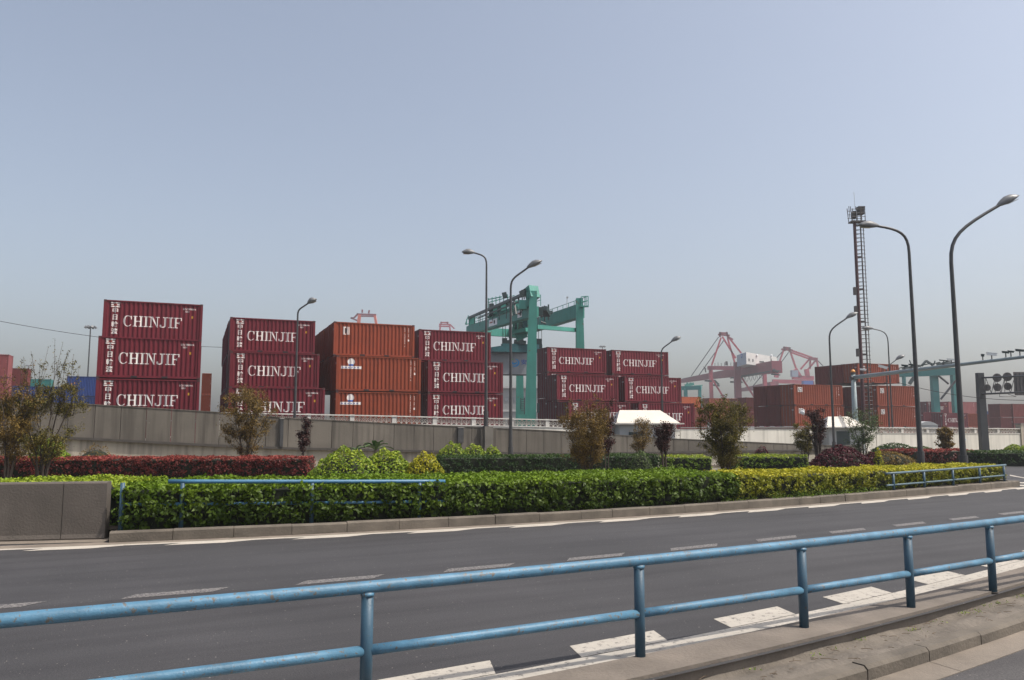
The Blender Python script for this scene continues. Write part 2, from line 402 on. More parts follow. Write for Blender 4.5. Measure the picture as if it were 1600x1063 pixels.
# near kerb strip that carries the railing, dirt strip, second kerb, gutter, near road
m_ = MB()
strip(near['edge'], 0, near['line'], -.20, -40, 60, .03, 'x', None, .4, mb=m_)
wallstrip(near['line'], -.20, -.05, .03, -40, 60, m_); wallstrip(near['edge'], 0, -.14, .03, -40, 60, m_, .4)
tag(m_.build('railing_kerb', mat('railing_kerb_concrete', (.145, .122, .100), .9, .25, 1.6, bump=.5, bsc=26)), kind='structure')
# dirt strip as an uneven sheet
m_ = MB(); n = 260; k = 7; vs = []; fs = []
for i in range(n+1):
    s = -25+60*i/n
    for j in range(k+1):
        f = j/k; a = pt(near['k2'], s, .02); b_ = pt(near['edge'], s, .01); p = a.lerp(b_, f)
        p.z = -.105+.012*math.sin(s*2.1+j)+.01*math.sin(s*5.3-j*1.7)+random.uniform(-.004, .004)+(.02 if j == k else 0); vs.append(p)
for i in range(n):
    for j in range(k): a = i*(k+1)+j; fs.append((a, a+k+1, a+k+2, a+1))
m_.add(vs, fs); tag(m_.build('dirt_strip', M_dirt, smooth=True), kind='structure')
m_ = MB(); s = -25.0
while s < 36:
    L = 1.0; e = s+L-.012; o = random.uniform(-.006, .006); dz = random.uniform(-.006, .006)
    for i in range(3):
        a, b_ = s+(e-s)*i/3, s+(e-s)*(i+1)/3; z = -.095+dz
        P = [pt(near['k2'], a, -.13+o, -.35), pt(near['k2'], b_, -.13+o, -.35), pt(near['k2'], b_, .02+o, -.35), pt(near['k2'], a, .02+o, -.35),
             pt(near['k2'], a, -.13+o, z-.03), pt(near['k2'], b_, -.13+o, z-.03), pt(near['k2'], b_, .02+o, z), pt(near['k2'], a, .02+o, z),
             pt(near['k2'], a, -.10+o, z), pt(near['k2'], b_, -.10+o, z)]
        fs = [(0, 1, 5, 4), (4, 5, 9, 8), (8, 9, 6, 7), (2, 3, 7, 6)]
        if i == 0: fs.append((3, 0, 4, 8, 7))
        if i == 2: fs.append((1, 2, 6, 9, 5))
        m_.add(P, fs)
    s += L
tag(m_.build('kerb', M_kerb), kind='structure')
m_ = MB(); s = -25.0
while s < 36:
    strip(near['asph'], .0, near['k2'], -.12, s, s+1.99, -.216, 'x', None, .5, mb=m_); s += 2.0
wallstrip(near['asph'], 0, -.25, -.216, -25, 36, m_)
tag(m_.build('gutter', M_gut), kind='structure')
m_ = MB(); strip(near['asph'], -9, near['k2'], -.05, -40, 60, -.222, 'x', None, .8, mb=m_); road_obj('near_road', m_, M_asph2)

# ------------------------------------------------------------------ railings
def railing(name, label, f, posts, ztop, zmid, zbase, rt, rm, rp, m, s0, s1, off=0.0, zfun=None, topf=None):
    t = thing(name, label, 'railing', pt(f, (s0+s1)/2, off, 0))
    base = t.location.copy()
    L = lambda p: p-base
    topf = topf or (lambda s, z: pt(f, s, off, z))
    n = max(4, int((s1-s0)/.5)); zf = zfun or (lambda s, z: z)
    a = MB(); a.tube([L(topf(s0+(s1-s0)*i/n, zf(s0+(s1-s0)*i/n, ztop))) for i in range(n+1)], rt, 16); a.build('top_rail', m, t, True)
    ps = [s0]+list(posts)+[s1]
    for i in range(len(ps)-1):
        if ps[i+1]-ps[i] < .15: continue
        a = MB(); k = 4; e0 = ps[i]+(rp*.6 if i else 0); e1 = ps[i+1]-(rp*.6 if i+1 < len(ps)-1 else 0)
        a.tube([L(topf(e0+(e1-e0)*j/k, zf(e0+(e1-e0)*j/k, zmid))) for j in range(k+1)], rm, 14)
        a.build('mid_rail', m, t, True)
    for s in posts:
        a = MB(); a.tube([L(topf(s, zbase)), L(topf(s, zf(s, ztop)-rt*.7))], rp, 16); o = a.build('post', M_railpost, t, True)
        a = MB(); a.tube([L(topf(s, zbase)), L(topf(s, zbase+.012))], rp*1.25, 16); a.build('base_weld', M_barr, o)
        if zfun is None:
            a = MB(); a.tube([L(topf(s, ztop-rt*1.35)), L(topf(s, ztop-rt*.8))], rp*1.12, 16); a.build('weld_collar', m, o, True)
    return t
rf = railfam['rail']
pp = [s_at(lambda s: rf(s), u, 0) for u in (575, 1000)]
posts = []
for u, v in ((575, 918), (1000, 877), (1250, 850), (1417, 832), (1543, 817)):
    posts.append(sw(G(u, v, .83))[0])
dp = posts[1]-posts[0]; posts = [posts[0]-2*dp, posts[0]-dp]+posts; st = posts[-1]-posts[-2]
posts += [posts[-1]+st*(i+1) for i in range(4)]
railing('blue_pipe_railing', 'long blue pipe railing with scuffed paint in the foreground, nearest the viewer', rf, posts, .83, .385, .01, .0455, .038, .045, M_railblue, posts[0]-1, posts[-1]+1)

fk = far['kerb']
posts = [s_at(fk, u, .26) for u in (172, 281, 487, 657)]
posts[0] = max(posts[0], s0f+.16)
railing('blue_pipe_railing', 'blue railing half swallowed by the dark green hedge beside the concrete barrier', fk, posts, 1.0, .60, .1, .037, .03, .04, M_railfar, s0f+.9, s_at(fk, 697, .26), .36, zfun=lambda s, z: z-.15*(s-s0f-.9)/6.2)
for o in list(bpy.data.objects):
    pass
posts = [s_at(fk, u, .26) for u in (1391, 1439, 1484, 1526, 1564)]
sa, sb = posts[0]-.35, posts[-1]+.15
railing('blue_pipe_railing', 'short grey-blue railing in front of the yellow hedge at the right end of the island', fk, posts, .66, .33, .1, .032, .026, .036, M_railold, sa, sb, .14,
        zfun=lambda s, z: z+(.05*(s-sa)/(sb-sa)))

# concrete barrier, left
t = thing('concrete_barrier', 'grey stained concrete barrier standing at the left end of the green hedge', 'barrier', pt(fk, s0f-4, 0, 0))
B0 = G(0, 847, 0); B1 = G(163, 843, 0); dB = (B1-B0).normalized(); nB = Vector((-dB.y, dB.x, 0))
t.location = B1; t.rotation_euler = (0, 0, math.atan2(dB.y, dB.x))
def bar_seg(x0, x1):
    a = MB(); pr = [(0, -.02), (-.02, .03), (0.0, .10), (.0, .98), (.02, 1.005), (.22, 1.005), (.24, .98), (.24, -.02)]
    vs = [(x0, y, z) for y, z in pr]+[(x1, y, z) for y, z in pr]; n = len(pr)
    a.add(vs, [tuple(range(n))[::-1], tuple(range(n, 2*n))]+[(i, (i+1) % n, n+(i+1) % n, n+i) for i in range(n)]); return a
Lb = (B1-G(93, 845, 0)).length
xs = [0, -Lb, -Lb-2.0, -Lb-4.0, -Lb-6, -Lb-8, -Lb-10]
for i in range(6): bar_seg(xs[i+1]+.012, xs[i]).build('barrier_block', M_barr, t)
a = MB(); a.box(-12, .02, -.05, -.02, .2, .97); a.build('joint_filler', M_dark, t)

m_ = MB(); m_.add([B1+dB*x+nB*y+Vector((0, 0, .0065)) for x, y in ((-14, -.36), (.1, -.36), (.1, .2), (-14, .2))], [(0, 1, 2, 3)]); tag(m_.build('gutter', M_gut), kind='structure')
# ------------------------------------------------------------------ foliage
def leaf_mesh(name, P, Nrm, size, aspect, mats, jitter=.8, var=None, fold=.25, parent=None, sizevar=.35, label=None, extra=None, up=0.0):
    n = len(P); P = np.asarray(P, float); Nrm = np.asarray(Nrm, float)
    nn = Nrm+RNG.normal(size=(n, 3))*jitter; nn[:, 2] += up; nn /= np.linalg.norm(nn, axis=1)[:, None]+1e-9
    r = RNG.normal(size=(n, 3)); x = np.cross(nn, r); x /= np.linalg.norm(x, axis=1)[:, None]+1e-9; y = np.cross(nn, x)
    L = size*(1+RNG.uniform(-sizevar, sizevar, n))[:, None]; W = L*aspect
    v = np.empty((n, 4, 3)); v[:, 0] = P-x*L*.5; v[:, 2] = P+x*L*.5
    v[:, 1] = P-y*W*.5+nn*W*fold+x*L*.08; v[:, 3] = P+y*W*.5+nn*W*fold+x*L*.08
    me = bpy.data.meshes.new(name); nv = 4*n
    ev, ef = (extra if extra else (np.zeros((0, 3)), []))
    me.vertices.add(nv); me.vertices.foreach_set('co', v.reshape(-1)); me.loops.add(nv); me.loops.foreach_set('vertex_index', np.arange(nv, dtype=np.int32))
    me.polygons.add(n); me.polygons.foreach_set('loop_start', np.arange(0, nv, 4, dtype=np.int32)); me.polygons.foreach_set('loop_total', np.full(n, 4, dtype=np.int32))
    me.update(calc_edges=True)
    at_ = me.attributes.new('var', 'FLOAT', 'FACE'); vv = RNG.uniform(0, 1, n) if var is None else np.clip(var, 0, 1)
    at_.data.foreach_set('value', vv.astype(np.float32))
    me.materials.append(mats)
    o = bpy.data.objects.new(name, me); COL.objects.link(o)
    if parent is not None: o.parent = parent
    return o
def lump(x, y, z=0, k=1.0):
    return (np.sin(x*2.1*k+1.3)*np.cos(y*1.7*k)+.6*np.sin(x*4.7*k+y*3.1*k+z*2)+.4*np.sin(z*6*k+x*8.1*k))*.5
LM = dict(
 green=leafmat('leaf_green', (.021, .045, .004), (.085, .130, .007), (.165, .25, .013), .5),
 yellow=leafmat('leaf_yellow', (.09, .115, .010), (.28, .27, .014), (.52, .45, .03), .5),
 ygreen=leafmat('leaf_yellow_green', (.06, .12, .012), (.18, .26, .020), (.36, .40, .04), .5),
 lime=leafmat('leaf_lime', (.07, .14, .012), (.17, .26, .02), (.33, .38, .03), .5),
 red=leafmat('leaf_red', (.05, .012, .009), (.17, .026, .024), (.36, .075, .06), .5),
 purple=leafmat('leaf_purple', (.022, .006, .010), (.06, .010, .018), (.12, .022, .032), .5),
 bronze=leafmat('leaf_bronze', (.07, .042, .012), (.16, .095, .024), (.29, .18, .04), .55),
 olive=leafmat('leaf_olive', (.05, .045, .011), (.115, .095, .018), (.24, .18, .035), .55),
 plum=leafmat('leaf_plum', (.022, .009, .009), (.055, .020, .020), (.12, .048, .042), .5),
 dgreen=leafmat('leaf_dark_green', (.015, .035, .008), (.030, .065, .014), (.06, .10, .02), .5),
 feather=leafmat('leaf_feathery', (.05, .08, .028), (.085, .12, .042), (.14, .18, .07), .6),
)
def hedge(name, label, cat, front, back, s0, s1, ztop, zbase, leaf, lsize, dens_f, dens_t, lumpy=.05, group=None, zf=None, ends=True, aspect=.55, seedcore=M_soil):
    """front(s), back(s) give XY points; ztop may vary with s through zf"""
    zf = zf or (lambda s: ztop)
    n = max(3, int(abs(s1-s0)/.35)); ss = np.linspace(s0, s1, n+1)
    F = np.array([front(s)[:2] for s in ss]); Bk = np.array([back(s)[:2] for s in ss]); Z = np.array([zf(s) for s in ss])
    t = thing(name, label, cat, (F[n//2][0], F[n//2][1], zbase), 0, group); base = np.array(t.location)
    seg = np.linalg.norm(np.diff(F, axis=0), axis=1); Lf = seg.sum(); cum = np.concatenate([[0], np.cumsum(seg)])/Lf
    def interp(q): 
        return np.stack([np.interp(q, cum, F[:, 0]), np.interp(q, cum, F[:, 1])], 1), np.stack([np.interp(q, cum, Bk[:, 0]), np.interp(q, cum, Bk[:, 1])], 1), np.interp(q, cum, Z)
    P = []; Q = []; V = []
    H = float(Z.mean())-zbase
    # front: leaves sit in rosettes that stand out from or sink into the face
    ncl = max(8, int(dens_f*Lf*H/9)); cq = RNG.uniform(0, 1, ncl); ch = RNG.uniform(0, 1, ncl)**.9; cd = RNG.normal(0, .055, ncl); cv = RNG.uniform(0, 1, ncl)
    cl = RNG.integers(0, ncl, ncl*9); m = len(cl); q = np.clip(cq[cl]+RNG.normal(0, lsize*.55, m)/Lf, 0, 1); h = np.clip(ch[cl]+RNG.normal(0, lsize*.5, m)/H, 0, 1)
    f, b, z = interp(q); d = (f-b); wd = np.linalg.norm(d, axis=1)[:, None]; d = d/wd
    hh = zbase+.04+h*(z-zbase-.04); bul = lumpy*lump(q*Lf, hh*1.0, hh*1.5)-.10*np.clip((.28-h)/.28, 0, 1)-.08*np.clip((h-.85)/.15, 0, 1)**2
    dep = RNG.exponential(.025, m)-cd[cl]*np.clip(h*3, 0, 1)
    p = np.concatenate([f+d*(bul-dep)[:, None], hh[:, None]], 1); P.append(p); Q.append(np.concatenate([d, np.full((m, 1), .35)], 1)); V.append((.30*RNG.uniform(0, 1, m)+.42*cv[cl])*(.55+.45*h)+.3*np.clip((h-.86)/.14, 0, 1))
    # top
    Wd = float(wd.mean()); m = int(dens_t*Lf*Wd); q = RNG.uniform(0, 1, m); e = RNG.uniform(0, 1, m)**1.15
    f, b, z = interp(q); xy = f+(b-f)*e[:, None]
    zz = z+lumpy*.8*lump(q*Lf, e*Wd)+.018*np.sin(q*Lf*17+e*Wd*5)*np.cos(e*Wd*19)+RNG.normal(0, .018, m)-.05*np.clip((.06-e)/.06, 0, 1)
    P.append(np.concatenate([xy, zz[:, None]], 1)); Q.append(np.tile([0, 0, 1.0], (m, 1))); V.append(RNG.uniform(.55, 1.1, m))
    # back
    m = int(dens_t*.5*Lf*H); q = RNG.uniform(0, 1, m); h = RNG.uniform(.2, 1, m); f, b, z = interp(q)
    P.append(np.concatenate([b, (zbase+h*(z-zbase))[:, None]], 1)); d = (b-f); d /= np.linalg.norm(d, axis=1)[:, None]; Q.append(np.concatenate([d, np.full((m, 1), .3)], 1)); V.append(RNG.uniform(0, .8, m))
    if ends:
        for q0, sg in ((0.0, -1), (1.0, 1)):
            m = int(dens_f*Wd*H*.8); e = RNG.uniform(0, 1, m); h = RNG.uniform(0, 1, m); f, b, z = interp(np.full(m, q0))
            tt = (F[1]-F[0]) if q0 == 0 else (F[-1]-F[-2]); tt = tt/np.linalg.norm(tt)*sg
            xy = f+(b-f)*e[:, None]+tt[None]*(RNG.uniform(-.08, .05, m))[:, None]
            P.append(np.concatenate([xy, (zbase+.04+h*(z-zbase-.04))[:, None]], 1)); Q.append(np.tile([tt[0], tt[1], .3], (m, 1))); V.append(RNG.uniform(0, .8, m))
    P = np.concatenate(P)-base; Q = np.concatenate(Q); V = np.concatenate(V)
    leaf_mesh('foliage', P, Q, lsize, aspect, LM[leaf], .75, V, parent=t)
    # inner growth
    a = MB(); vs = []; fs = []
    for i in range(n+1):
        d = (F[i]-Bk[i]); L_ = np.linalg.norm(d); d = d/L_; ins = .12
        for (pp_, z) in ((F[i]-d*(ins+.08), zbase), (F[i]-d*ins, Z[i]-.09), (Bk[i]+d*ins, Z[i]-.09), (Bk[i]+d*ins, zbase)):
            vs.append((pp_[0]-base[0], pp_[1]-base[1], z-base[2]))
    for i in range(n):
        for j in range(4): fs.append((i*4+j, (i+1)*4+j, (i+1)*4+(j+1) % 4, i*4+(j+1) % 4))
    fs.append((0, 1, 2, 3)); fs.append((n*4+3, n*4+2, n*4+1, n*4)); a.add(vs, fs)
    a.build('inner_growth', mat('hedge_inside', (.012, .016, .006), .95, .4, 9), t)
    return t
def shrub(name, label, cat, c, rx, ry, h, leaf, lsize, n, lumps=.12, group=None, aspect=.55, zb=0.0):
    c = Vector(c); t = thing(name, label, cat, c, 0, group)
    th = RNG.uniform(0, 2*math.pi, n); cz = RNG.uniform(-.05, 1, n); r = np.sqrt(np.clip(1-cz**2, 0, 1))
    d = np.stack([r*np.cos(th), r*np.sin(th), cz], 1)
    k = 1+lumps*lump(d[:, 0]*2.4, d[:, 1]*2.4, d[:, 2]*1.5)-RNG.exponential(.045, n)
    P = d*k[:, None]*np.array([rx, ry, h]); Q = d/np.array([rx, ry, h]); Q /= np.linalg.norm(Q, axis=1)[:, None]
    P[:, 2] = np.maximum(P[:, 2], .02)
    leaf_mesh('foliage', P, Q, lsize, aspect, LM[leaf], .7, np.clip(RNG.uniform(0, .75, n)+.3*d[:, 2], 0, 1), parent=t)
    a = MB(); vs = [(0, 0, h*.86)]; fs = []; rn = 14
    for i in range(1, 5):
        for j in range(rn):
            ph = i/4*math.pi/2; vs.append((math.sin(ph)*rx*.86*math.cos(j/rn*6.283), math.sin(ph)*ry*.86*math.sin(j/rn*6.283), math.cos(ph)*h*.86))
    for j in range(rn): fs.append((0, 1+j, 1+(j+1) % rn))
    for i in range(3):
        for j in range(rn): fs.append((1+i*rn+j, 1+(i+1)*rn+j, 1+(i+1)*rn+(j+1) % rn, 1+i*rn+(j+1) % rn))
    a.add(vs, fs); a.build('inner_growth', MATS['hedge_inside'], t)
    return t
def tree(name, label, cat, base, h, rx, zc, rz, leaf, lsize, nleaf, stems=5, spread=.35, group=None, twig=0, seed=1, clump=.16, lean=0.0, ry=None, r0=.035, hole=.0, sub=9, minz=.12, aspect=.55):
    rnd = random.Random(seed); ry = ry or rx
    t = thing(name, label, cat, base, 0, group); wood = MB(); tips = []
    for k in range(stems):
        a = 6.283*k/stems+rnd.uniform(-.4, .4); sp = rnd.uniform(.25, 1)*spread
        p = Vector((math.cos(a)*.06, math.sin(a)*.06, -.05)); tgt = Vector((math.cos(a)*rx*sp*1.6+lean, math.sin(a)*ry*sp*1.6, zc+rz*rnd.uniform(.2, .95)))
        n = 7; pts = []
        for i in range(n+1):
            f = i/n; q = p.lerp(tgt, f); q.x -= (tgt.x-p.x)*.35*f*(1-f)*2; q.y -= (tgt.y-p.y)*.35*f*(1-f)*2
            q += Vector((rnd.uniform(-1, 1), rnd.uniform(-1, 1), 0))*.03*h*f*.6; pts.append(q)
        wood.tube(pts, [r0*(1-f/n*.8) for f in range(n+1)], 6)
        for _ in range(sub):
            i = rnd.randint(2, n); o = pts[i]; an = rnd.uniform(0, 6.283); L = rnd.uniform(.3, .9)*min(rx, rz)
            e = o+Vector((math.cos(an)*L*.8, math.sin(an)*L*.8, L*rnd.uniform(.25, 1.1)))
            q = Vector((e.x-lean, e.y, e.z-zc)); kq = math.sqrt((q.x/rx)**2+(q.y/ry)**2+(q.z/rz)**2)
            if kq > 1: e = Vector((q.x/kq+lean, q.y/kq, q.z/kq+zc))
            m = o.lerp(e, .5)+Vector((rnd.uniform(-1, 1), rnd.uniform(-1, 1), rnd.uniform(0, 1)))*.06*L
            wood.tube([o, m, e], [r0*.35, r0*.22, r0*.08], 4); tips += [(o, e)]*2
            for _ in range(3):
                f = rnd.uniform(.3, 1); o2 = o.lerp(e, f); e2 = o2+Vector((rnd.uniform(-1, 1), rnd.uniform(-1, 1), rnd.uniform(-.2, 1)))*.35*L
                wood.tube([o2, e2], [r0*.14, r0*.05], 3, False); tips.append((o2, e2))
    tw = []
    for _ in range(twig):
        a = rnd.uniform(0, 6.283); o = Vector((math.cos(a)*rx*rnd.uniform(0, .75), math.sin(a)*ry*.6*rnd.random(), zc+rz*rnd.uniform(.1, .6))); L = (h-o.z)*rnd.uniform(.6, 1)
        e = o+Vector((rnd.uniform(-.25, .3)*L, rnd.uniform(-.2, .2)*L, L)); m = o.lerp(e, .5)+Vector((rnd.uniform(-.06, .06), 0, 0))
        wood.tube([o, m, e], [r0*.3, r0*.2, r0*.1], 4); tw.append((m, e))
        for _ in range(5):
            f = rnd.uniform(.1, .9); o2 = o.lerp(e, f); e2 = o2+Vector((rnd.uniform(-.3, .3), rnd.uniform(-.2, .2), rnd.uniform(.1, .35)))*.9; wood.tube([o2, e2], [r0*.15, r0*.06], 3, False); tw.append((o2, e2))
    wood.build('trunk', M_bark, t, True)
    T = np.array([[*a, *b] for a, b in tips]); idx = RNG.integers(0, len(T), nleaf); f = RNG.uniform(.15, 1.08, nleaf)[:, None]
    P = T[idx, :3]*(1-f)+T[idx, 3:]*f+RNG.normal(0, clump*.5, (nleaf, 3))*RNG.uniform(.3, 1.3, (nleaf, 1))
    q = (P-np.array([lean, 0, zc]))/np.array([rx, ry, rz]); kq = np.linalg.norm(q, axis=1)
    keep = (kq < .95+.24*lump(q[:, 0]*3, q[:, 2]*3, q[:, 1]*2)+RNG.normal(0, .17, nleaf)) & (P[:, 2] > minz)
    if hole: keep &= (lump(P[:, 0]*2.2/rx, P[:, 2]*2.2/rx, P[:, 1]*2/rx) > -1+hole+RNG.normal(0, .15, nleaf))
    P = P[keep]; q = q[keep]
    if tw:
        T = np.array([[*a, *b] for a, b in tw]); m = int(len(tw)*16); idx = RNG.integers(0, len(T), m); f = RNG.uniform(0, 1, m)[:, None]
        P2 = T[idx, :3]*(1-f)+T[idx, 3:]*f+RNG.normal(0, .03, (m, 3)); P = np.concatenate([P, P2]); q = np.concatenate([q, RNG.normal(size=(m, 3))])
    leaf_mesh('crown', P, q/(np.linalg.norm(q, axis=1)[:, None]+1e-6)*.5+np.array([0, 0, .4]), lsize, aspect, LM[leaf], .9, None, parent=t)
    return t

# --- hedges of the island
def fr(off): return lambda s: pt(fk, s, off, 0)
def bkf(off): return lambda s: pt(fk, s, off, 0)
sg = s_at(fk, 1150, .4); 
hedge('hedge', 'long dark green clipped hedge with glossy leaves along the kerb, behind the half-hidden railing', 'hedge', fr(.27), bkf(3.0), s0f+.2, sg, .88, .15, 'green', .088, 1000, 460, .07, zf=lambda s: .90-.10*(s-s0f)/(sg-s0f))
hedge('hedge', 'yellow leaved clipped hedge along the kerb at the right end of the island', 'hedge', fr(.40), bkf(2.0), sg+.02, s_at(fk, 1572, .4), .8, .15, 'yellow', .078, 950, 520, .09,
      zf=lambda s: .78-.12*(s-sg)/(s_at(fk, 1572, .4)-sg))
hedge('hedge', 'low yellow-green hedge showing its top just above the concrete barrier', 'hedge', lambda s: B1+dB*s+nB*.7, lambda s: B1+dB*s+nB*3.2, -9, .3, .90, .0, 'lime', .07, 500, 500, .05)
def seg2(a, b): 
    a = Vector(a); b = Vector(b); return lambda s: a.lerp(b, s)
def hedge2(label, u0, v0, u1, v1, z, depth, leaf, lsize, df, dt, lumpy=.05, zb=0.0, cat='hedge', name='hedge', Y0=None):
    a = G(u0, v0, z); b = G(u1, v1, z); d = (b-a); d.z = 0; L = d.length; d.normalize(); n = Vector((-d.y, d.x, 0))
    return hedge(name, label, cat, lambda s: a+d*s, lambda s: a+d*s+n*depth, 0, L, z, zb, leaf, lsize, df, dt, lumpy)
hedge2('red leaved hedge running left behind the green hedge and under the bare trees', -60, 717, 478, 716, .78, 1.6, 'red', .085, 700, 450, .07)
hedge2('green clipped hedge across the middle behind the round yellow bushes', 690, 714.5, 1030, 711.5, .78, 1.5, 'dgreen', .08, 520, 320, .06)
hedge2('yellow hedge between the dark purple sapling and the large green-brown bush', 1040, 714, 1112, 714, .62, 1.6, 'ygreen', .08, 420, 300, .08)
hedge2('yellow-green hedge beside the pale pavement to the right of the large bush', 1150, 713, 1262, 713, .62, 1.6, 'ygreen', .08, 420, 300, .08)
hedge2('red hedge at the foot of the white wall on the right', 1404, 704.5, 1532, 704, .70, 1.8, 'red', .12, 260, 200, .10)
hedge2('dark green clipped hedge at the far right edge beside the slip road', 1528, 706.5, 1640, 707, .70, 1.8, 'dgreen', .12, 240, 200, .05)
# --- shrubs
Ysh = 22.5
def shr(label, u, vtop, wpx, Y, leaf, lsize, n, zb=0.0, lumps=.12, cat='bush', name='shrub', ryk=.8, group=None):
    p = at(u, vtop, Y); rx = wpx/2*Y/FPX
    return shrub(name, label, cat, (p.x, Y, zb), rx, rx*ryk, p.z-zb, leaf, lsize, n, lumps, group)
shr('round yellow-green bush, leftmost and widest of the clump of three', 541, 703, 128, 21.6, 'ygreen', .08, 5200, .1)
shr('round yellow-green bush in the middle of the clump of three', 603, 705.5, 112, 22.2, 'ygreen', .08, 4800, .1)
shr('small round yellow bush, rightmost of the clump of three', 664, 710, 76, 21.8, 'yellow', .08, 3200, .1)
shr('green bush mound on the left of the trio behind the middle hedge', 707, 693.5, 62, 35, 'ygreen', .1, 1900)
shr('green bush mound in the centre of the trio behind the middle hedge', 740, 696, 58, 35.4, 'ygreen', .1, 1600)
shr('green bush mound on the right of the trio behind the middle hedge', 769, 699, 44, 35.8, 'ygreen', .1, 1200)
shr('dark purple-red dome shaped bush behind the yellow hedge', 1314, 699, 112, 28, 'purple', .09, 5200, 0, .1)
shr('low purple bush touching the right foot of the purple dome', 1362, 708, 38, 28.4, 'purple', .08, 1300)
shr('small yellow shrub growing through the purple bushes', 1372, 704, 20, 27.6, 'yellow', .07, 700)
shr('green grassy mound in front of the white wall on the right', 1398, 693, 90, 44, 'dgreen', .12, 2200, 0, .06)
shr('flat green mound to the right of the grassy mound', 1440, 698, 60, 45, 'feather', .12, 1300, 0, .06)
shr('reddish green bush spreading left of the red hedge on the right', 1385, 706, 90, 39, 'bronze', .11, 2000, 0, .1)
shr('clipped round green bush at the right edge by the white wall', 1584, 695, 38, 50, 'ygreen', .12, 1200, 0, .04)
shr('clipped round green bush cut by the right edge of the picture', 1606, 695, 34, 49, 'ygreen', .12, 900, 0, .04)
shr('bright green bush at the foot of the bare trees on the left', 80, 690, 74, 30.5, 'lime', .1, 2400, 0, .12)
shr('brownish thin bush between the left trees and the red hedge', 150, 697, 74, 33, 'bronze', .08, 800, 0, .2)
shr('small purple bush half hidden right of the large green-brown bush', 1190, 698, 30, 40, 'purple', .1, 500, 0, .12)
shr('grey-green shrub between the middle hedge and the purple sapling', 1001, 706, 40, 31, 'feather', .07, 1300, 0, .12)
# --- trees
def tr(label, u, vbase, Y, vtop, wpx, leaf, lsize, nleaf, vlow=None, name='tree', cat='tree', **kw):
    b = at(u, vbase, Y); b.z = 0; top = at(u, vtop, Y).z; low = at(u, vlow or vbase-20, Y).z
    rx = wpx/2*Y/FPX; twig_h = kw.pop('h', top)
    return tree(name, label, cat, b, twig_h, rx, (top+low)/2, (top-low)/2, leaf, lsize, nleaf, **kw)
tr('sparse brown-leaved tree cut by the left edge with thin leaning stems', 12, 740, 25, 604, 120, 'bronze', .055, 17000, 712, stems=6, spread=.5, twig=5, h=4.2, seed=3, r0=.035, hole=.3)
tr('sparse bare-twigged tree with leaning stems, second from the left edge', 66, 742, 25.5, 598, 135, 'olive', .055, 20000, 715, stems=6, spread=.55, twig=13, h=4.9, seed=5, r0=.04, hole=.3)
tr('bushy bronze tree in front of the ramp wall between the first two container stacks', 383, 716, 32, 606, 112, 'bronze', .055, 21000, 704, stems=7, spread=.5, twig=9, h=3.75, seed=8, r0=.035, hole=.1)
tr('slim dark purple sapling beside the lamp post in front of the ramp', 472, 716, 33, 640, 34, 'plum', .09, 2000, 700, stems=1, spread=.1, seed=9, r0=.03, sub=16)
tr('bronze multi-stemmed bush tree in the middle behind the green hedge', 918, 737, 27, 634, 104, 'bronze', .050, 23000, 726, stems=7, spread=.5, twig=8, h=3.0, seed=12, r0=.035, hole=.1)
tr('tall plum coloured sapling rising behind the bronze bush tree', 948, 730, 31, 616, 38, 'plum', .09, 3500, 700, stems=2, spread=.2, seed=14, r0=.03, sub=14)
tr('faint thin brown bush between the two bronze trees in the middle', 1003, 716, 38, 655, 52, 'bronze', .06, 5500, 708, stems=5, spread=.45, seed=15, hole=.3)
tr('dark purple sapling with a thick dark stem in front of the white hut', 1037, 732, 29, 660, 44, 'plum', .065, 8500, 700, stems=3, spread=.25, seed=16, r0=.05, sub=12)
tr('large green-brown bushy tree to the right of the white hut', 1133, 738, 27, 630, 108, 'olive', .050, 31000, 728, stems=9, spread=.5, twig=12, h=3.05, seed=21, r0=.03, hole=.1)
tr('plum leaved tree with a dark trunk in front of the white wall', 1278, 708, 35, 637, 56, 'plum', .07, 9000, 684, stems=3, spread=.35, seed=23, r0=.07, sub=12)
tr('small olive bush under the left side of the plum leaved tree', 1258, 706, 37, 660, 48, 'olive', .065, 8000, 702, stems=4, spread=.45, seed=25)
tr('feathery green tree around the pale blue camera mast', 1350, 712, 38, 640, 78, 'feather', .06, 6000, 706, stems=6, spread=.5, seed=27, r0=.03, hole=.2)
tr('little cone shaped bronze bush in front of the right-hand white wall', 1477, 704, 44, 669, 32, 'bronze', .10, 4500, 701, stems=4, spread=.45, seed=29)
# broad-leaved plants in front of the ramp wall
def fan_plant(label, u, v, Y, n, L, seed):
    rnd = random.Random(seed); b = at(u, v, Y); b.z = .0
    t = thing('broad_leaf_plant', label, 'plant', b, 0); m = MB()
    z0 = at(u, v, Y).z
    m.tube([(0, 0, -.05), (0, 0, z0)], .05, 6); m.build('stem', M_barkg, t)
    for k in range(n):
        a = rnd.uniform(0, 6.283); e = rnd.uniform(.5, 1.2); lf = MB(); pts = []
        for i in range(7):
            f = i/6; pts.append(Vector((math.cos(a)*L*f*math.cos(e), math.sin(a)*L*f*math.cos(e), z0+L*f*math.sin(e)-.5*L*f*f)))
        wd = [0.02, .05, .075, .08, .07, .05, .01]; s_ = Vector((-math.sin(a), math.cos(a), 0)); vs = []; fs = []
        for p, w_ in zip(pts, wd): vs += [p-s_*w_*L*1.6+Vector((0,0,.02)), p-Vector((0,0,.02)), p+s_*w_*L*1.6+Vector((0,0,.02))]
        for i in range(6):
            fs += [(3*i, 3*i+3, 3*i+4, 3*i+1), (3*i+1, 3*i+4, 3*i+5, 3*i+2)]
        lf.add(vs, fs); lf.build('leaf', mat('broad_leaf', (.06, .12, .03), .45, .2, 4), t, True)
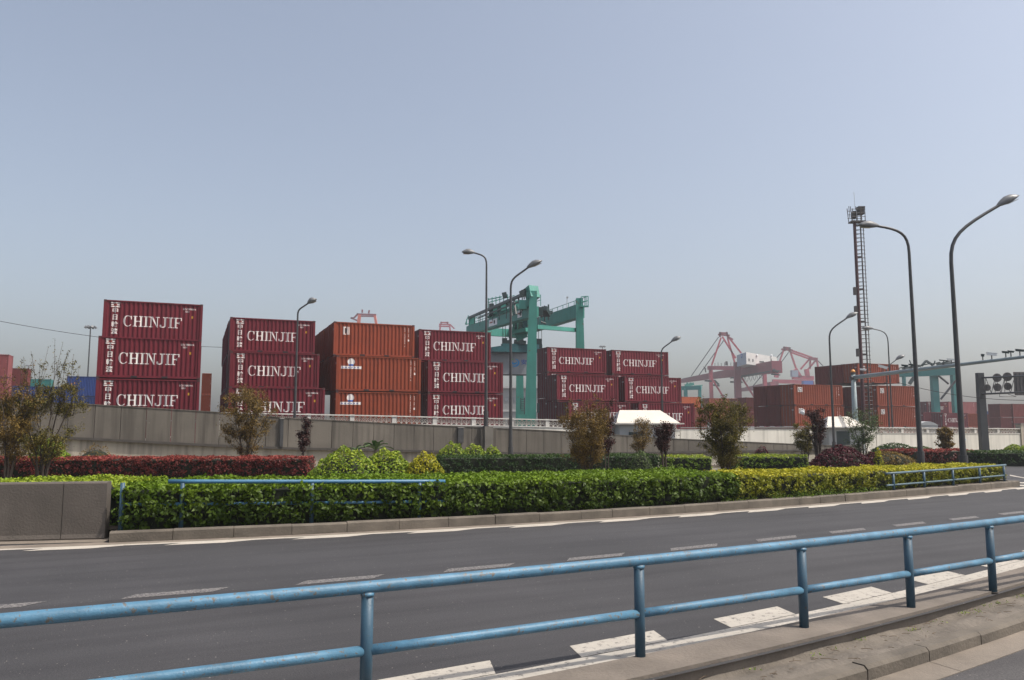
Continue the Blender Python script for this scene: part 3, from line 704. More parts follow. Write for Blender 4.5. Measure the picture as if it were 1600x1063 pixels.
fan_plant('broad-leaved plant with arching leaves above the yellow-green bushes', 587, 703, 30, 9, .8, 2)
fan_plant('smaller broad-leaved plant left of the arching one above the bushes', 556, 704, 30, 6, .5, 4)

# ------------------------------------------------------------------ ramp with its parapet
RB = 43.5
def ramp_pts(u, v): a = on_b(u, RB); p = ab(a, RB); return a, at(u, v, p.y).z
tp = [ramp_pts(*q) for q in ((0, 628), (120, 631.5), (328, 644), (450, 654), (660, 664.5), (870, 674), (1050, 686), (1300, 697))]
bt = [ramp_pts(*q) for q in ((120, 683), (328, 694), (450, 699), (660, 703.5), (870, 708))]
ztopr = lambda a: float(np.interp(a, [p[0] for p in tp], [p[1] for p in tp])) if a > tp[0][0] else tp[0][1]+(tp[0][0]-a)*.035
zbotr = lambda a: (float(np.interp(a, [p[0] for p in bt], [p[1] for p in bt])) if a > bt[0][0] else bt[0][1]+(bt[0][0]-a)*.035)
t = thing('ramp_parapet_wall', 'long grey concrete ramp wall with vertical panel joints sloping down to the right', 'wall', ab(0, RB), AL)
a0, a1 = -62.0, on_b(1330, RB)
xs = [a0]
while xs[-1] < a1: xs.append(xs[-1]+1.15)
par = MB()
for i in range(len(xs)-1):
    x, y = xs[i]+.012, xs[i+1]-.012; zt0, zt1 = ztopr(x), ztopr(y); zb0, zb1 = max(.0, zbotr(x)), max(.0, zbotr(y))
    if zt0 < .25: break
    zb0 = min(zb0, zt0-.1); zb1 = min(zb1, zt1-.1)
    P = []
    for X, zb, zt in ((x, zb0, zt0), (y, zb1, zt1)):
        P += [(X, 0, zb), (X, .3, zb), (X, .3, zt), (X, 0, zt), (X, -.02, zb+.12), ]
    par.add([(x,0,zb0),(y,0,zb1),(y,.3,zb1),(x,.3,zb0),(x,0,zt0),(y,0,zt1),(y,.3,zt1),(x,.3,zt0)], [(0,3,2,1),(4,5,6,7),(0,1,5,4),(1,2,6,5),(2,3,7,6),(3,0,4,7)])
par.build('parapet_panels', M_ramp, t)
lip = MB(); cap = MB(); low = MB()
for i in range(len(xs)-1):
    x, y = xs[i], xs[i+1]; zb0, zb1 = zbotr(x), zbotr(y); zt0, zt1 = ztopr(x), ztopr(y)
    if zt0 > .3: cap.beam((x, .15, zt0+.02), (y, .15, zt1+.02), .36, .04)
    if zb1 > .35:
        lip.beam((x, .01, zb0-.06), (y, .01, zb1-.06), .20, .12)
        low.add([(x, .12, -.9), (y, .12, -.9), (y, .12, zb1-.1), (x, .12, zb0-.1), (x, 1.0, -.9), (y, 1.0, -.9), (y, 1.0, zb1-.1), (x, 1.0, zb0-.1)], [(0,1,2,3),(3,2,6,7),(5,4,7,6)])
cap.build('parapet_cap', M_ramp, t); lip.build('drip_edge', mat('drip_dark', (.055, .048, .042), .9, .2, 2), t); low.build('retaining_wall', M_rampl, t)
m_ = MB()
for i in range(len(xs)-1):
    x, y = xs[i], xs[i+1]
    if ztopr(x) < .6: break
    m_.add([ab(x, RB+.3, ztopr(x)-.95), ab(y, RB+.3, ztopr(y)-.95), ab(y, 45.9, ztopr(y)-.95), ab(x, 45.9, ztopr(x)-.95)], [(0, 1, 2, 3)])
tag(m_.build('ramp_road', M_asph), kind='structure')
# square grey drain box on the ramp; dark box stands for lamp pillar shadow
for lab, u, v0, v1, wpx in (('grey pillar box on the ramp wall right of the first bronze tree', 440, 655, 698, 5), ('dark box shaped as the pillar shadow on the ramp wall left of the lamp plinth', 719, 669, 692, 9)):
    aa = on_b(u, RB); p = ab(aa, RB); k = p.y/FPX
    b = thing('duct_or_shadow', lab, 'duct', ab(aa, RB, 0), AL); z0, z1 = at(u, v1, p.y).z, at(u, v0, p.y).z; w_ = wpx*k
    q = MB(); q.box(-w_/2, -.16, z0, w_/2, -.003, z1); q.build('duct_or_shadow_body', M_pole, b); q = MB(); q.box(-w_/2-.03, -.19, z1, w_/2+.03, -.003, z1+.05); q.build('duct_or_shadow_cap', M_cope, b)

# ------------------------------------------------------------------ perimeter walls
WB = 46.0
def wz(u, v): a = on_b(u, WB); return a, at(u, v, ab(a, WB).y).z
def perim(name, label, ua, ub, ztops, lattice, pitch=2.5, band=.46, wallmat=None):
    aa, bb = on_b(ua, WB), on_b(ub, WB); t = thing(name, label, 'wall', ab(aa, WB, 0), AL)
    pts = [wz(*q) for q in ztops]; zf = lambda a: float(np.interp(a, [p[0] for p in pts], [p[1] for p in pts]))
    n = max(1, round((bb-aa)/pitch)); st = (bb-aa)/n; body = MB(); cp = MB()
    for i in range(n):
        x0, x1 = i*st, (i+1)*st; z0, z1 = zf(aa+x0), zf(aa+x1); d = band if lattice else .07
        body.add([(x0,0,-.9),(x1,0,-.9),(x1,.24,-.9),(x0,.24,-.9),(x0,0,z0-d-.06),(x1,0,z1-d-.06),(x1,.24,z1-d-.06),(x0,.24,z0-d-.06)], [(4,5,6,7),(0,1,5,4),(1,2,6,5),(2,3,7,6),(3,0,4,7)])
        cp.beam((x0, .12, z0-.035), (x1, .12, z1-.035), .34 if lattice else .36, .07)
        if lattice: cp.beam((x0, .12, z0-d-.03), (x1, .12, z1-d-.03), .32, .06)
        if lattice:
            L = MB(); x = x0+.13; m = 7; dx = (x1-x0-.26)/m; zl = lambda X: z0+(z1-z0)*(X-x0)/(x1-x0)
            for k in range(m):
                xa, xb = x+k*dx, x+(k+1)*dx; A_ = zl(xa)-d; B_ = zl(xa)-.07
                L.beam((xa, .12, A_), (xb, .12, B_), .034, .03, up=(0, 1, 0)); L.beam((xa, .125, B_), (xb, .125, A_), .034, .03, up=(0, 1, 0))
                L.beam((xa, .118, A_), (xa, .118, B_), .05, .035, up=(0, 1, 0))
                c = Vector(((xa+xb)/2, .13, (A_+B_)/2)); L.tube([c+Vector((math.cos(j)*.11, 0, math.sin(j)*.11)) for j in (0, 1.05, 2.1, 3.14, 4.19, 5.24, 6.28)], .016, 4, False)
            L.build('lattice_panel', M_lat, t)
            P = MB(); P.box(x0-.13, -.012, z0-d-.05, x0+.13, .27, z0+.012); P.build('pillar', M_white, t)
    body.build('wall_body', wallmat or M_wall, t); cp.build('coping', M_white if lattice else M_cope, t)
    return t, zf
perim('lattice_wall', 'white boundary wall with ornamental lattice blocks along the top, behind the ramp in the middle', 335, 1062, ((335, 644), (450, 646.3), (600, 649.2), (660, 650.8), (800, 654), (880, 656), (1062, 661)), True)
perim('boundary_wall', 'plain white boundary wall with grey coping between the two huts', 1063, 1368, ((1063, 667.5), (1200, 668), (1368, 668.5)), False)
perim('lattice_wall', 'white boundary wall topped by a low open balustrade on the far right', 1369, 1594, ((1369, 668), (1480, 668.5), (1594, 669.5)), True, 2.9, .40)
t = thing('gate_pillar', 'pale square pillar closing the right end of the white wall', 'pillar', ab(on_b(1597, WB), WB, 0), AL)
q = MB(); q.box(-.3, -.1, -.9, .35, .4, 2.1); q.build('shaft', M_rampl, t); q = MB(); q.box(-.36, -.16, 2.1, .41, .46, 2.2); q.build('cap', M_cope, t)
# small light-blue hatch in the wall
p = ab(on_b(1502, WB), WB, 0); t = thing('wall_hatch', 'small light blue and white hatch at the foot of the right-hand wall', 'hatch', (p.x, p.y, at(1502, 700, p.y).z), AL)
q = MB(); q.box(-.28, -.05, 0, .28, -.004, .62); q.build('panel', M_houseend, t); q = MB(); q.box(-.33, -.07, .62, .33, -.004, .72); q.build('lintel', M_lblue, t)

# ------------------------------------------------------------------ huts with pale roofs
def hut(label, ul, ur, uL, uR, vr, ve, vb, b, hipl=True, fl=False):
    p = ab(on_b((uL+uR)/2, b), b); Y = p.y; k = Y/FPX
    t = thing('guard_hut', label, 'hut', (p.x, Y, 0), AL*.3); zr = at(ul, vr, Y+1).z; ze = at(uL, ve, Y).z; X = lambda u: (u-(uL+uR)/2)*k
    q = MB(); D = 2.6
    vs = [(X(uL), 0, ze), (X(uR), 0, ze), (X(uR), D, ze), (X(uL), D, ze), (X(ul), D/2, zr), (X(ur), D/2, zr)]
    q.add(vs, [(0, 1, 5, 4), (2, 3, 4, 5), (3, 2, 1, 0)]); q.m = 0; q.add(vs, [(1, 2, 5)]); q.m = 1; q.add(vs, [(3, 0, 4)])
    q.build('roof', [M_roofc, M_roofg], t)
    q = MB(); q.box(X(uL)-.1, -.1, ze-.09, X(uR)+.25, D+.1, ze-.005); q.build('eaves', M_white, t)
    q = MB(); q.box(X(uL)+.3, .3, -.9, X(uR)-.25, D-.3, ze-.1); q.build('wall', M_hutw, t)
    q = MB(); q.box(X(uL)+.9, .27, .6, X(uL)+1.9, .296, 1.6); q.build('window', M_crdark, t)
    return t
hut('white hut with a pale pitched roof behind the purple sapling, left of the large bush', 976, 1042, 962, 1064, 641, 661, 690, 43.9)
hut('smaller hut with a cream roof by the pale blue camera mast', 1308, 1341, 1290, 1361, 651, 667, 697, 44.3)

# ------------------------------------------------------------------ containers
CL, CW, CH = 6.06, 2.44, 2.59
PER = (CL-.32)/20.5; BR = []                      # side wall corrugation
def prof_pts(x0, x1, per):
    out = []; x = x0; seq = ((.26, 0), (.5, 1), (.76, 1), (1.0, 0))
    out.append((x, 0.0))
    while x < x1-1e-6:
        for f, d in seq:
            X = min(x+f*per, x1); out.append((X, d*.05)); 
            if X >= x1: break
        x += per
    return out
PROF = prof_pts(.16, CL-.16, PER); PX = [p[0] for p in PROF]; PD = [p[1] for p in PROF]
def wall_mesh(kind_mat, flip=False):
    q = MB(); vs = []; fs = []
    for x, d in PROF: vs += [(x, .03+d, .15), (x, .03+d, CH-.10)]
    for i in range(len(PROF)-1): fs.append((2*i, 2*i+2, 2*i+3, 2*i+1))
    if flip: vs = [(x, CW-y, z) for x, y, z in vs]; fs = [f[::-1] for f in fs]
    q.add(vs, fs); return q
def decal(name, polys, m, parent, dy=-.006, disp=True):
    """polys: list of (verts2d, faces) in metres on the side wall (x, z)"""
    bm = bmesh.new()
    for k, (vs, fs) in enumerate(polys):
        bv = [bm.verts.new((x, -.0012*(k % 4), z)) for x, z in vs]
        for f in fs:
            try: bm.faces.new([bv[i] for i in f])
            except ValueError: pass
    xs_ = [v.co.x for v in bm.verts]; lo, hi = min(xs_), max(xs_)
    if disp:
        for X in sorted(set(round(x, 5) for x in PX)):
            if lo < X < hi: bmesh.ops.bisect_plane(bm, geom=bm.verts[:]+bm.edges[:]+bm.faces[:], plane_co=(X, 0, 0), plane_no=(1, 0, 0), dist=1e-5)
        for v in bm.verts: v.co.y += .03+float(np.interp(v.co.x, PX, PD))+dy
    bm.normal_update()
    for f in bm.faces:
        if f.normal.y > 0: f.normal_flip()
    me = bpy.data.meshes.new(name); bm.to_mesh(me); bm.free(); me.materials.append(m)
    o = bpy.data.objects.new(name, me); COL.objects.link(o)
    if parent is not None: o.parent = parent
    return o
def rect(x0, z0, x1, z1): return ([(x0, z0), (x1, z0), (x1, z1), (x0, z1)], [(0, 1, 2, 3)])
def text_poly(s, size, x, z, sx=1.0, center=True):
    cu = bpy.data.curves.new('t', 'FONT'); cu.body = s; cu.size = size; cu.resolution_u = 2; cu.offset = size*.018
    o = bpy.data.objects.new('t', cu); COL.objects.link(o); dg = bpy.context.evaluated_depsgraph_get(); me = bpy.data.meshes.new_from_object(o.evaluated_get(dg))
    vs = [(v.co.x, v.co.y) for v in me.vertices]; fs = [tuple(p.vertices) for p in me.polygons]
    bpy.data.objects.remove(o); bpy.data.curves.remove(cu); bpy.data.meshes.remove(me)
    if not vs: return ([], [])
    xa = min(v[0] for v in vs); xb = max(v[0] for v in vs); za = min(v[1] for v in vs); zb = max(v[1] for v in vs)
    if center: return ([((vx-(xa+xb)/2)*sx+x, vz-(za+zb)/2+z) for vx, vz in vs], fs)
    return ([((vx-xa)*sx+x, vz+z) for vx, vz in vs], fs)
def serif_word(word, x0, z0, cap, sx):
    out = []; x = 0
    def R_(a, b, c, d): out.append(([((x+px)*cap*sx+x0, pz*cap+z0) for px, pz in ((a, b), (c, b), (c, d), (a, d))], [(0, 1, 2, 3)]))
    def Pg(pts): out.append(([((x+px)*cap*sx+x0, pz*cap+z0) for px, pz in pts], [tuple(range(len(pts)))]))
    sf = .075
    for ch in word:
        if ch == 'H':
            for a in (0, .56): R_(a+.12, sf, a+.29, 1-sf); R_(a, 0, a+.41, sf); R_(a, 1-sf, a+.41, 1)
            R_(.29, .46, .68, .55); wd = .97
        elif ch == 'I': R_(.12, sf, .30, 1-sf); R_(0, 0, .42, sf); R_(0, 1-sf, .42, 1); wd = .42
        elif ch == 'N':
            R_(.13, sf, .21, 1-sf); R_(0, 0, .34, sf); R_(0, 1-sf, .20, 1); Pg([(.20, 1), (.34, 1), (.86, 0), (.76, 0), (.20, .90)]); R_(.76, .12, .84, 1-sf); R_(.62, 1-sf, .98, 1); wd = .98
        elif ch == 'J':
            R_(.40, .2, .58, 1-sf); R_(.26, 1-sf, .72, 1)
            o_ = [(.24+.34*math.cos(t_), .2+.2*math.sin(t_)) for t_ in [-i*.314 for i in range(9)]]; i_ = [(.24+.16*math.cos(t_), .2+.12*math.sin(t_)) for t_ in [-i*.314 for i in range(9)]]
            n = 9; vs = o_+i_; out.append(([((x+px)*cap*sx+x0, pz*cap+z0) for px, pz in vs], [(i, i+1, n+i+1, n+i) for i in range(n-1)])); R_(-.02, .12, .13, .27); wd = .72
        elif ch == 'F':
            R_(.12, sf, .30, 1-sf); R_(0, 0, .44, sf); R_(0, 1-sf, .80, 1); R_(.72, .72, .80, 1-sf); R_(.30, .46, .58, .54); R_(.54, .38, .60, .62); wd = .8
        elif ch == 'C':
            n = 22; A0, A1 = R(42), R(318); vs = []
            for i in range(n):
                t_ = A0+(A1-A0)*i/(n-1); th = .05+.13*max(0, -math.cos(t_))**.8; vs.append((.46+.44*math.cos(t_), .5+.52*math.sin(t_)))
            for i in range(n):
                t_ = A0+(A1-A0)*i/(n-1); th = .06+.13*max(0, -math.cos(t_))**.8; vs.append((.46+(.44-th)*math.cos(t_), .5+(.52-.065)*math.sin(t_)))
            out.append(([((x+px)*cap*sx+x0, pz*cap+z0) for px, pz in vs], [(i, i+1, n+i+1, n+i) for i in range(n-1)])); R_(.74, .66, .82, .98); wd = .86
        x += wd+.075
    W = x*cap*sx
    return out, W
def col_marks(x, z0, z1, wd, seed):          # a column of small unreadable registration characters
    rnd = random.Random(seed); out = []; z = z1
    while z > z0:
        if rnd.random() > .12:
            out.append(rect(x, z-.07, x+wd*.3, z)); out.append(rect(x+wd*.3, z-.02, x+wd, z)); out.append(rect(x+wd*.3, z-.07, x+wd*rnd.uniform(.6, 1), z-.045))
        z -= .12
    return out
PROTO = {}
def proto(kind):
    if kind in PROTO: return copy_tree(PROTO[kind])
    body = {'chin': M_maroon, 'maroon': M_maroon, 'disc': M_orangeb, 'hmark': M_orangeb, 'lmark': M_orangeb, 'brown': M_orangeb, 'orange': M_orange, 'red': M_dkred, 'pink': M_pink, 'blue': M_blue, 'teal': M_teal, 'grey': M_greyc}[kind]
    t = thing('shipping_container', 'x', 'container', (0, 0, 0))
    fr_ = MB()
    for x in (0, CL-.16):
        for y in (0, CW-.12): fr_.box(x, y, .12, x+.16, y+.12, CH-.12)
    for y in (0.004, CW-.064):
        fr_.box(.18, y, CH-.10, CL-.18, y+.06, CH-.02); fr_.box(.18, y, .03, CL-.18, y+.06, .17)
    for x in (0.004, CL-.064):
        fr_.box(x, .12, CH-.14, x+.06, CW-.12, CH-.02); fr_.box(x, .12, .03, x+.06, CW-.12, .17)
    q = fr_; q.m = 1
    for x in (0, CL-.18):
        for y in (0, CW-.16):
            for z in (0, CH-.12): q.box(x-.002, y-.002, z, x+.18, y+.16, z+.12)
    q.build('frame', [body, mat('casting_dark', (.05, .015, .015), .7, .3, 6) if kind not in ('blue', 'teal', 'grey') else body], t)
    if kind == 'grey': q = MB(); q.box(.14, .02, .14, CL-.14, .08, CH-.09); q.build('side_wall', body, t)
    else: wall_mesh(None).build('side_wall', body, t)
    wall_mesh(None, True).build('side_wall', body, t)
    q = MB(); vs = []; fs = []; pr = [(y/ (CL-.32)*(CW-.24)+.02, d) for y, d in prof_pts(.12, CL-.2, PER*2.4)]; pr = [(min(y, CW-.12), d) for y, d in pr]
    for y, d in pr: vs += [(CL-.03-d, y, .15), (CL-.03-d, y, CH-.10)]
    for i in range(len(pr)-1): fs.append((2*i, 2*i+2, 2*i+3, 2*i+1))
    q.add(vs, fs); q.build('end_wall', body, t)
    q = MB(); vs = []; fs = []; n = 20
    for i in range(n+1):
        x = .06+(CL-.12)*i/n; z = CH-.03-(.02 if i % 2 else 0); vs += [(x, .05, z), (x, CW-.05, z)]
    for i in range(n): fs.append((2*i, 2*i+2, 2*i+3, 2*i+1))
    q.add(vs, fs); q.build('roof', body, t)
    q = MB(); q.box(.1, .08, .06, CL-.1, CW-.08, .12); q.build('underside', M_dark, t)
    if kind != 'grey':
        for x in (1.95, 3.75): q = MB(); q.box(x, -.004, .045, x+.36, .03, .15); q.build('fork_pocket', M_dark, t)
    for k in range(2):
        y0 = .13+k*(CW/2-.12); d = MB(); d.box(.03, y0, .19, .07, y0+CW/2-.16, CH-.16)
        for zz in (.55, 1.0, 1.45, 1.9): d.box(.018, y0+.05, zz, .032, y0+CW/2-.21, zz+.22)
        do = d.build('door', body, t)
        for j in (.28, .78): r_ = MB(); r_.tube([(0, y0+j, .1), (0, y0+j, CH-.08)], .022, 6); r_.build('locking_bar', mat('bar_grey', (.13, .115, .11), .6) if kind in ('chin', 'lmark', 'grey') else body, do)
        if k == 0 and kind in ('chin', 'lmark', 'disc', 'maroon', 'hmark'):
            l_ = MB(); l_.box(.010, y0+.12, 1.95, .0165, y0+.42, 2.1); l_.build('door_marking', M_galv, do)
    if kind == 'chin':
        w_, W = serif_word('CHINJIF', 0, 0, .70, 1.0); k = 3.62/W; w_, W = serif_word('CHINJIF', 1.18, .90, .70, k); decal('lettering', w_, M_letter, t)
        pl = []
        for ch, z in zip('中日輪渡', (1.90, 1.46, 1.0, .55)): pl.append(text_poly(ch, .40, .70, z, .98))
        decal('lettering', pl, M_letter, t, dy=-.010)
        decal('emblem', [rect(.42, 2.37, .97, 2.44), rect(.42, 2.12, .97, 2.19), rect(.44, 2.24, .58, 2.32), rect(.80, 2.24, .95, 2.32)], M_letter, t)
        decal('emblem', [rect(.50, 2.205, .60, 2.235), rect(.61, 2.21, .78, 2.35)], M_redm, t, dy=-.008)
        decal('registration_marking', [text_poly('LCU 385034 6', .15, 5.22, 2.22, .9), text_poly('22G1', .14, 5.07, 2.05, .9)], M_letter, t)
        decal('sticker', [rect(5.36, 1.60, 5.46, 1.76)], M_yel, t)
    elif kind in ('disc', 'hmark', 'lmark', 'brown', 'orange', 'red', 'pink'):
        if kind == 'disc':
            c = [(1.03+.26*math.cos(i*.3307), 2.14+.26*math.sin(i*.3307)) for i in range(19)]
            decal('emblem', [(c, [tuple(range(19))]), rect(.33, 1.63, 1.76, 1.83)], M_letter, t)
            decal('emblem', [rect(.86, 1.86, 1.20, 1.97)]+[rect(.4+i*.21, 1.70, .52+i*.21, 1.75) for i in range(6)], M_bluem, t, dy=-.012)
        if kind == 'hmark':
            decal('emblem', [rect(.68, 1.62, .80, 2.22), rect(.96, 1.62, 1.04, 2.22), rect(1.08, 1.62, 1.14, 2.22), rect(.80, 2.14, .90, 2.22), rect(.80, 1.62, .90, 1.68)], M_letter, t)
            decal('emblem', [rect(.82, 1.75, .94, 2.1)], M_dark, t, dy=-.009)
        if kind == 'lmark':
            decal('emblem', [rect(.50, 1.62, 1.05, 2.22)], M_letter, t)
            decal('emblem', [rect(.60, 1.70, .68, 2.12), rect(.68, 1.70, .96, 1.80), rect(.80, 1.95, .96, 2.12)], mat('grey_mark', (.10, .10, .11), .6), t, dy=-.012)
        if kind in ('disc', 'hmark', 'lmark', 'brown'):
            decal('registration_marking', col_marks(5.30, .9, 2.36, .055, 3)+col_marks(5.58, 1.45, 2.32, .055, 5)+[rect(5.55, 1.3, 5.67, 1.42)], M_letter, t)
        else: decal('registration_marking', col_marks(5.4, 1.6, 2.3, .06, 4), M_letter, t)
    elif kind == 'grey':
        def arc(cx, cz, r0, r1, a0_, a1_, shift): 
            n = 12; vs = [(cx+r0*math.cos(a0_+(a1_-a0_)*i/n), cz+r0*math.sin(a0_+(a1_-a0_)*i/n)) for i in range(n+1)]
            vs += [(cx+shift[0]+r1*math.cos(a0_+(a1_-a0_)*i/n), cz+shift[1]+r1*math.sin(a0_+(a1_-a0_)*i/n)) for i in range(n+1)]; return (vs, [(i, i+1, n+2+i, n+1+i) for i in range(n)])
        cx = 3.05
        decal('emblem', [arc(cx, 1.38, .48, .40, -2.0, 1.4, (-.10, .05)), arc(cx-.08, 1.5, .34, .22, -2.9, -.2, (.04, .10))], M_lblue, t, disp=False).location.y = .012
        decal('emblem', [arc(cx-.05, 1.38, .50, .44, 1.9, 3.9, (.08, 0))], M_greenm, t, disp=False).location.y = .009
        decal('lettering', [text_poly('安', .62, 3.98, 1.48, 1.0)], M_bluem, t, disp=False).location.y = .012
    elif kind == 'blue':
        decal('lettering', [rect(.7, 1.35, 1.0, 1.7), rect(1.15, 1.25, 1.6, 1.4), rect(1.2, 1.6, 1.5, 1.8)], mat('rusty_mark', (.30, .12, .06), .7), t)
    PROTO[kind] = t; t['used'] = 0
    return t
def T(k): return 2.62*k+YARD
ORD = ['front', 'second', 'third', 'fourth', 'fifth', 'sixth', 'seventh', 'eighth']
KN = {'chin': 'maroon CHINJIF container', 'maroon': 'dark maroon container', 'disc': 'orange-brown container with round emblem', 'hmark': 'orange-brown container with white bars', 'lmark': 'orange-brown container with white square', 'brown': 'plain red-brown container', 'orange': 'bright orange container', 'red': 'dark red container', 'pink': 'faded red container', 'blue': 'blue container', 'teal': 'teal green container', 'grey': 'pale grey container with a blue swoosh'}
def cont(kind, p, sx, label, group, rz=AL, sz=1.0):
    t = proto(kind)
    if 'used' in t: del t['used']
    for k in ('used',):
        if k in t: del t[k]
    t.location = p; t.rotation_euler = (0, 0, rz); t.scale = (sx, 1, sz); t['label'] = label; t['group'] = group; return t
GRP = 'shipping containers stacked in the port yard'
TN = {4: 'top tier', 3: 'upper middle tier', 2: 'lower middle tier', 1: 'bottom tier'}
def corner(u0, v0, u1, b):
    """top corner seen at (u0, v0) on the row line b, and the length scale that ends at column u1"""
    lo, hi = 10., 300.
    for _ in range(50):
        m = (lo+hi)/2
        if at(u0, v0, m).dot(EY) < b: lo = m
        else: hi = m
    A_ = at(u0, v0, lo); kk = (u1-800)/FPX*math.cos(TH); hz = (u1-800)/FPX*math.sin(TH)*(A_.z-CAM_H)
    s = (kk*A_.y+hz-A_.x)/(EX.x-kk*EX.y); return A_, s/CL
def place(kinds, u0, v0, u1, tier, b, stack, rows=1, down=1, row0=0, sz=1.0):
    """a container found by its top edge, the ones under it (down) and the same behind it (rows)"""
    A_, sx = corner(u0, v0, u1, b)
    for r_ in range(rows):
        k = kinds[min(r_, len(kinds)-1)]
        for d in range(down):
            p = A_+EY*(2.56*r_)-Vector((0, 0, 2.6*sz+2.62*sz*d)); j = RNG.uniform(-.04, .04) if (r_ or d) else 0
            cont(k, p+EX*j, sx, f"{KN[k]}, {TN[tier-d]}, {ORD[row0+r_]} row of {stack}", GRP, AL, sz)
S1 = 'leftmost stack'; S2 = 'second stack from left'; S3 = 'orange-brown stack'; S4 = 'stack left of green crane'
S5 = 'stack right of crane leg'; S6 = 'stack above white hut'; S7 = 'stack left of lattice mast'; S8 = 'stack behind lattice mast'
place(['chin'], 154, 524.5, 315, 3, 48.9, S1, 1, 3, 0, .9)
place(['chin'], 162.5, 467.5, 317.5, 4, 52.0, S1, 2, 2, 1, .92)
place(['chin'], 358, 603.5, 508, 2, 52.2, S2, 1, 2, 0, .94)
place(['chin'], 360, 548.5, 499.5, 3, 55.0, S2, 1, 2, 1, .94)
place(['chin', 'maroon'], 360, 495, 493, 4, 57.8, S2, 6, 3, 2, .94)
place(['disc'], 526, 555, 658, 3, 55.2, S3, 1, 3, 0, .96)
place(['hmark', 'brown'], 522, 502, 648, 4, 57.8, S3, 4, 2, 1, .97)
place(['chin'], 669, 562.5, 786, 3, 57.6, S4, 1, 3, 0, .955)
place(['chin', 'maroon'], 655, 514, 767, 4, 60.2, S4, 2, 2, 1, .97)
place(['chin'], 888, 627, 985, 2, 64.8, S5, 1, 2, 0, 1)
place(['chin'], 870, 584.5, 966, 3, 67.4, S5, 1, 3, 1, .97)
place(['chin'], 855, 542, 947, 4, 70.0, S5, 1, 4, 2, .96)
place(['chin'], 998, 629, 1085, 2, 65.2, S6, 1, 2, 0, 1)
place(['chin'], 976, 588, 1064, 3, 67.8, S6, 1, 3, 1, .97)
place(['chin', 'maroon'], 956, 546.5, 1044, 4, 70.4, S6, 2, 4, 2, .96)
place(['lmark', 'red'], 1240, 600, 1316, 3, 76.6, S7, 3, 3, 0, 1)
place(['lmark', 'red'], 1370, 602, 1432, 3, 73.6, S8, 3, 3, 0, 1)
place(['lmark', 'red'], 1340, 567, 1404, 4, 76.2, S8, 3, 1, 1, .98)
FG = 'distant containers in the port yard'
# far ones: placed by distance
def farc(kind, u0, v0, u1, tiers, Y, label, kinds=None, rz=AL, h=None):
    A_ = at(u0, v0, Y); e = Vector((math.cos(rz), math.sin(rz), 0)); kk = (u1-800)/FPX*math.cos(TH); hz = (u1-800)/FPX*math.sin(TH)*(A_.z-CAM_H)
    s = (kk*A_.y+hz-A_.x)/(e.x-kk*e.y)
    for d in range(tiers):
        k = (kinds or [kind])[min(d, len(kinds or [kind])-1)]
        cont(k, A_-Vector((0, 0, 2.6+2.62*d)), s/CL, f"{KN[k]} {label}, {['topmost', 'second one', 'third one', 'lowest'][d]}", FG, rz)
farc('pink', -14, 553, 14, 3, 88, 'at the left edge behind the thin tree')
farc('red', 16, 575, 44, 2, 112, 'peeping above the blue boxes on the far left')
farc('teal', 44, 592, 80, 2, 120, 'between the blue boxes on the far left')
farc('blue', 105, 587.5, 158, 2, 100, 'just left of the leftmost big stack', ['blue', 'blue'])
farc('blue', 20, 603, 110, 2, 84, 'behind the thin trees on the far left', ['blue', 'blue'])
farc('brown', 316, 583, 331, 4, 92, 'seen in the gap right of the leftmost stack')
farc('orange', 1066, 620, 1095, 1, 178, 'between the CHINJIF stack and the big bush', ['orange', 'brown', 'brown'])
farc('brown', 1072, 637, 1104, 2, 160, 'under the bright orange one right of the white hut')
farc('brown', 1108, 622, 1160, 2, 168, 'with a grey top behind the large green-brown bush')
farc('lmark', 1152, 623, 1178, 2, 150, 'behind the large green-brown bush on its right side')
farc('red', 1166, 621, 1185, 2, 140, 'squeezed left of the dark red block')
farc('chin', 1448, 627.5, 1482, 1, 165, 'far right behind the tall lamps')
farc('pink', 1482, 627.5, 1526, 1, 168, 'far right beside the small CHINJIF one')
farc('chin', 1473, 645, 1512, 2, 142, 'far right in the lower row')
farc('brown', 1512, 646, 1530, 2, 146, 'far right just left of the sign mast')
farc('maroon', 1443, 644, 1473, 2, 147, 'far right dark one under the small CHINJIF pair')
farc('blue', 1534, 642.5, 1566, 1, 170, 'right of the sign mast')
farc('red', 1536, 647, 1564, 2, 160, 'right of the sign mast below the blue one')
farc('red', 1562, 631, 1582, 3, 150, 'near the right edge of the picture')
farc('brown', 1582, 631, 1625, 3, 151, 'cut by the right edge of the picture', ['red', 'red', 'chin'])
# small white tank hut among the far boxes
p = at(1448, 671, 120); t = thing('storage_shed', 'small pale shed with a curved top between the orange stack and the far containers', 'shed', (p.x, p.y, YARD))
q = MB(); zt = at(1448, 658, 120).z-YARD; q.prism([(-1.2, 0), (1.7, 0), (1.7, 3), (-1.2, 3)], 0, zt*.82); q.build('body', M_hutw, t)
q = MB(); vs = []; n = 8
for y in (-.1, 3.1): vs += [(-1.3+3.1*i/n, y, zt*.82+.6*math.sin(math.pi*i/n)) for i in range(n+1)]
q.add(vs, [(i, i+1, n+2+i, n+1+i) for i in range(n)]+[tuple(range(n+1)), tuple(range(n+1, 2*n+2))[::-1]]); q.build('roof', M_hutw, t)

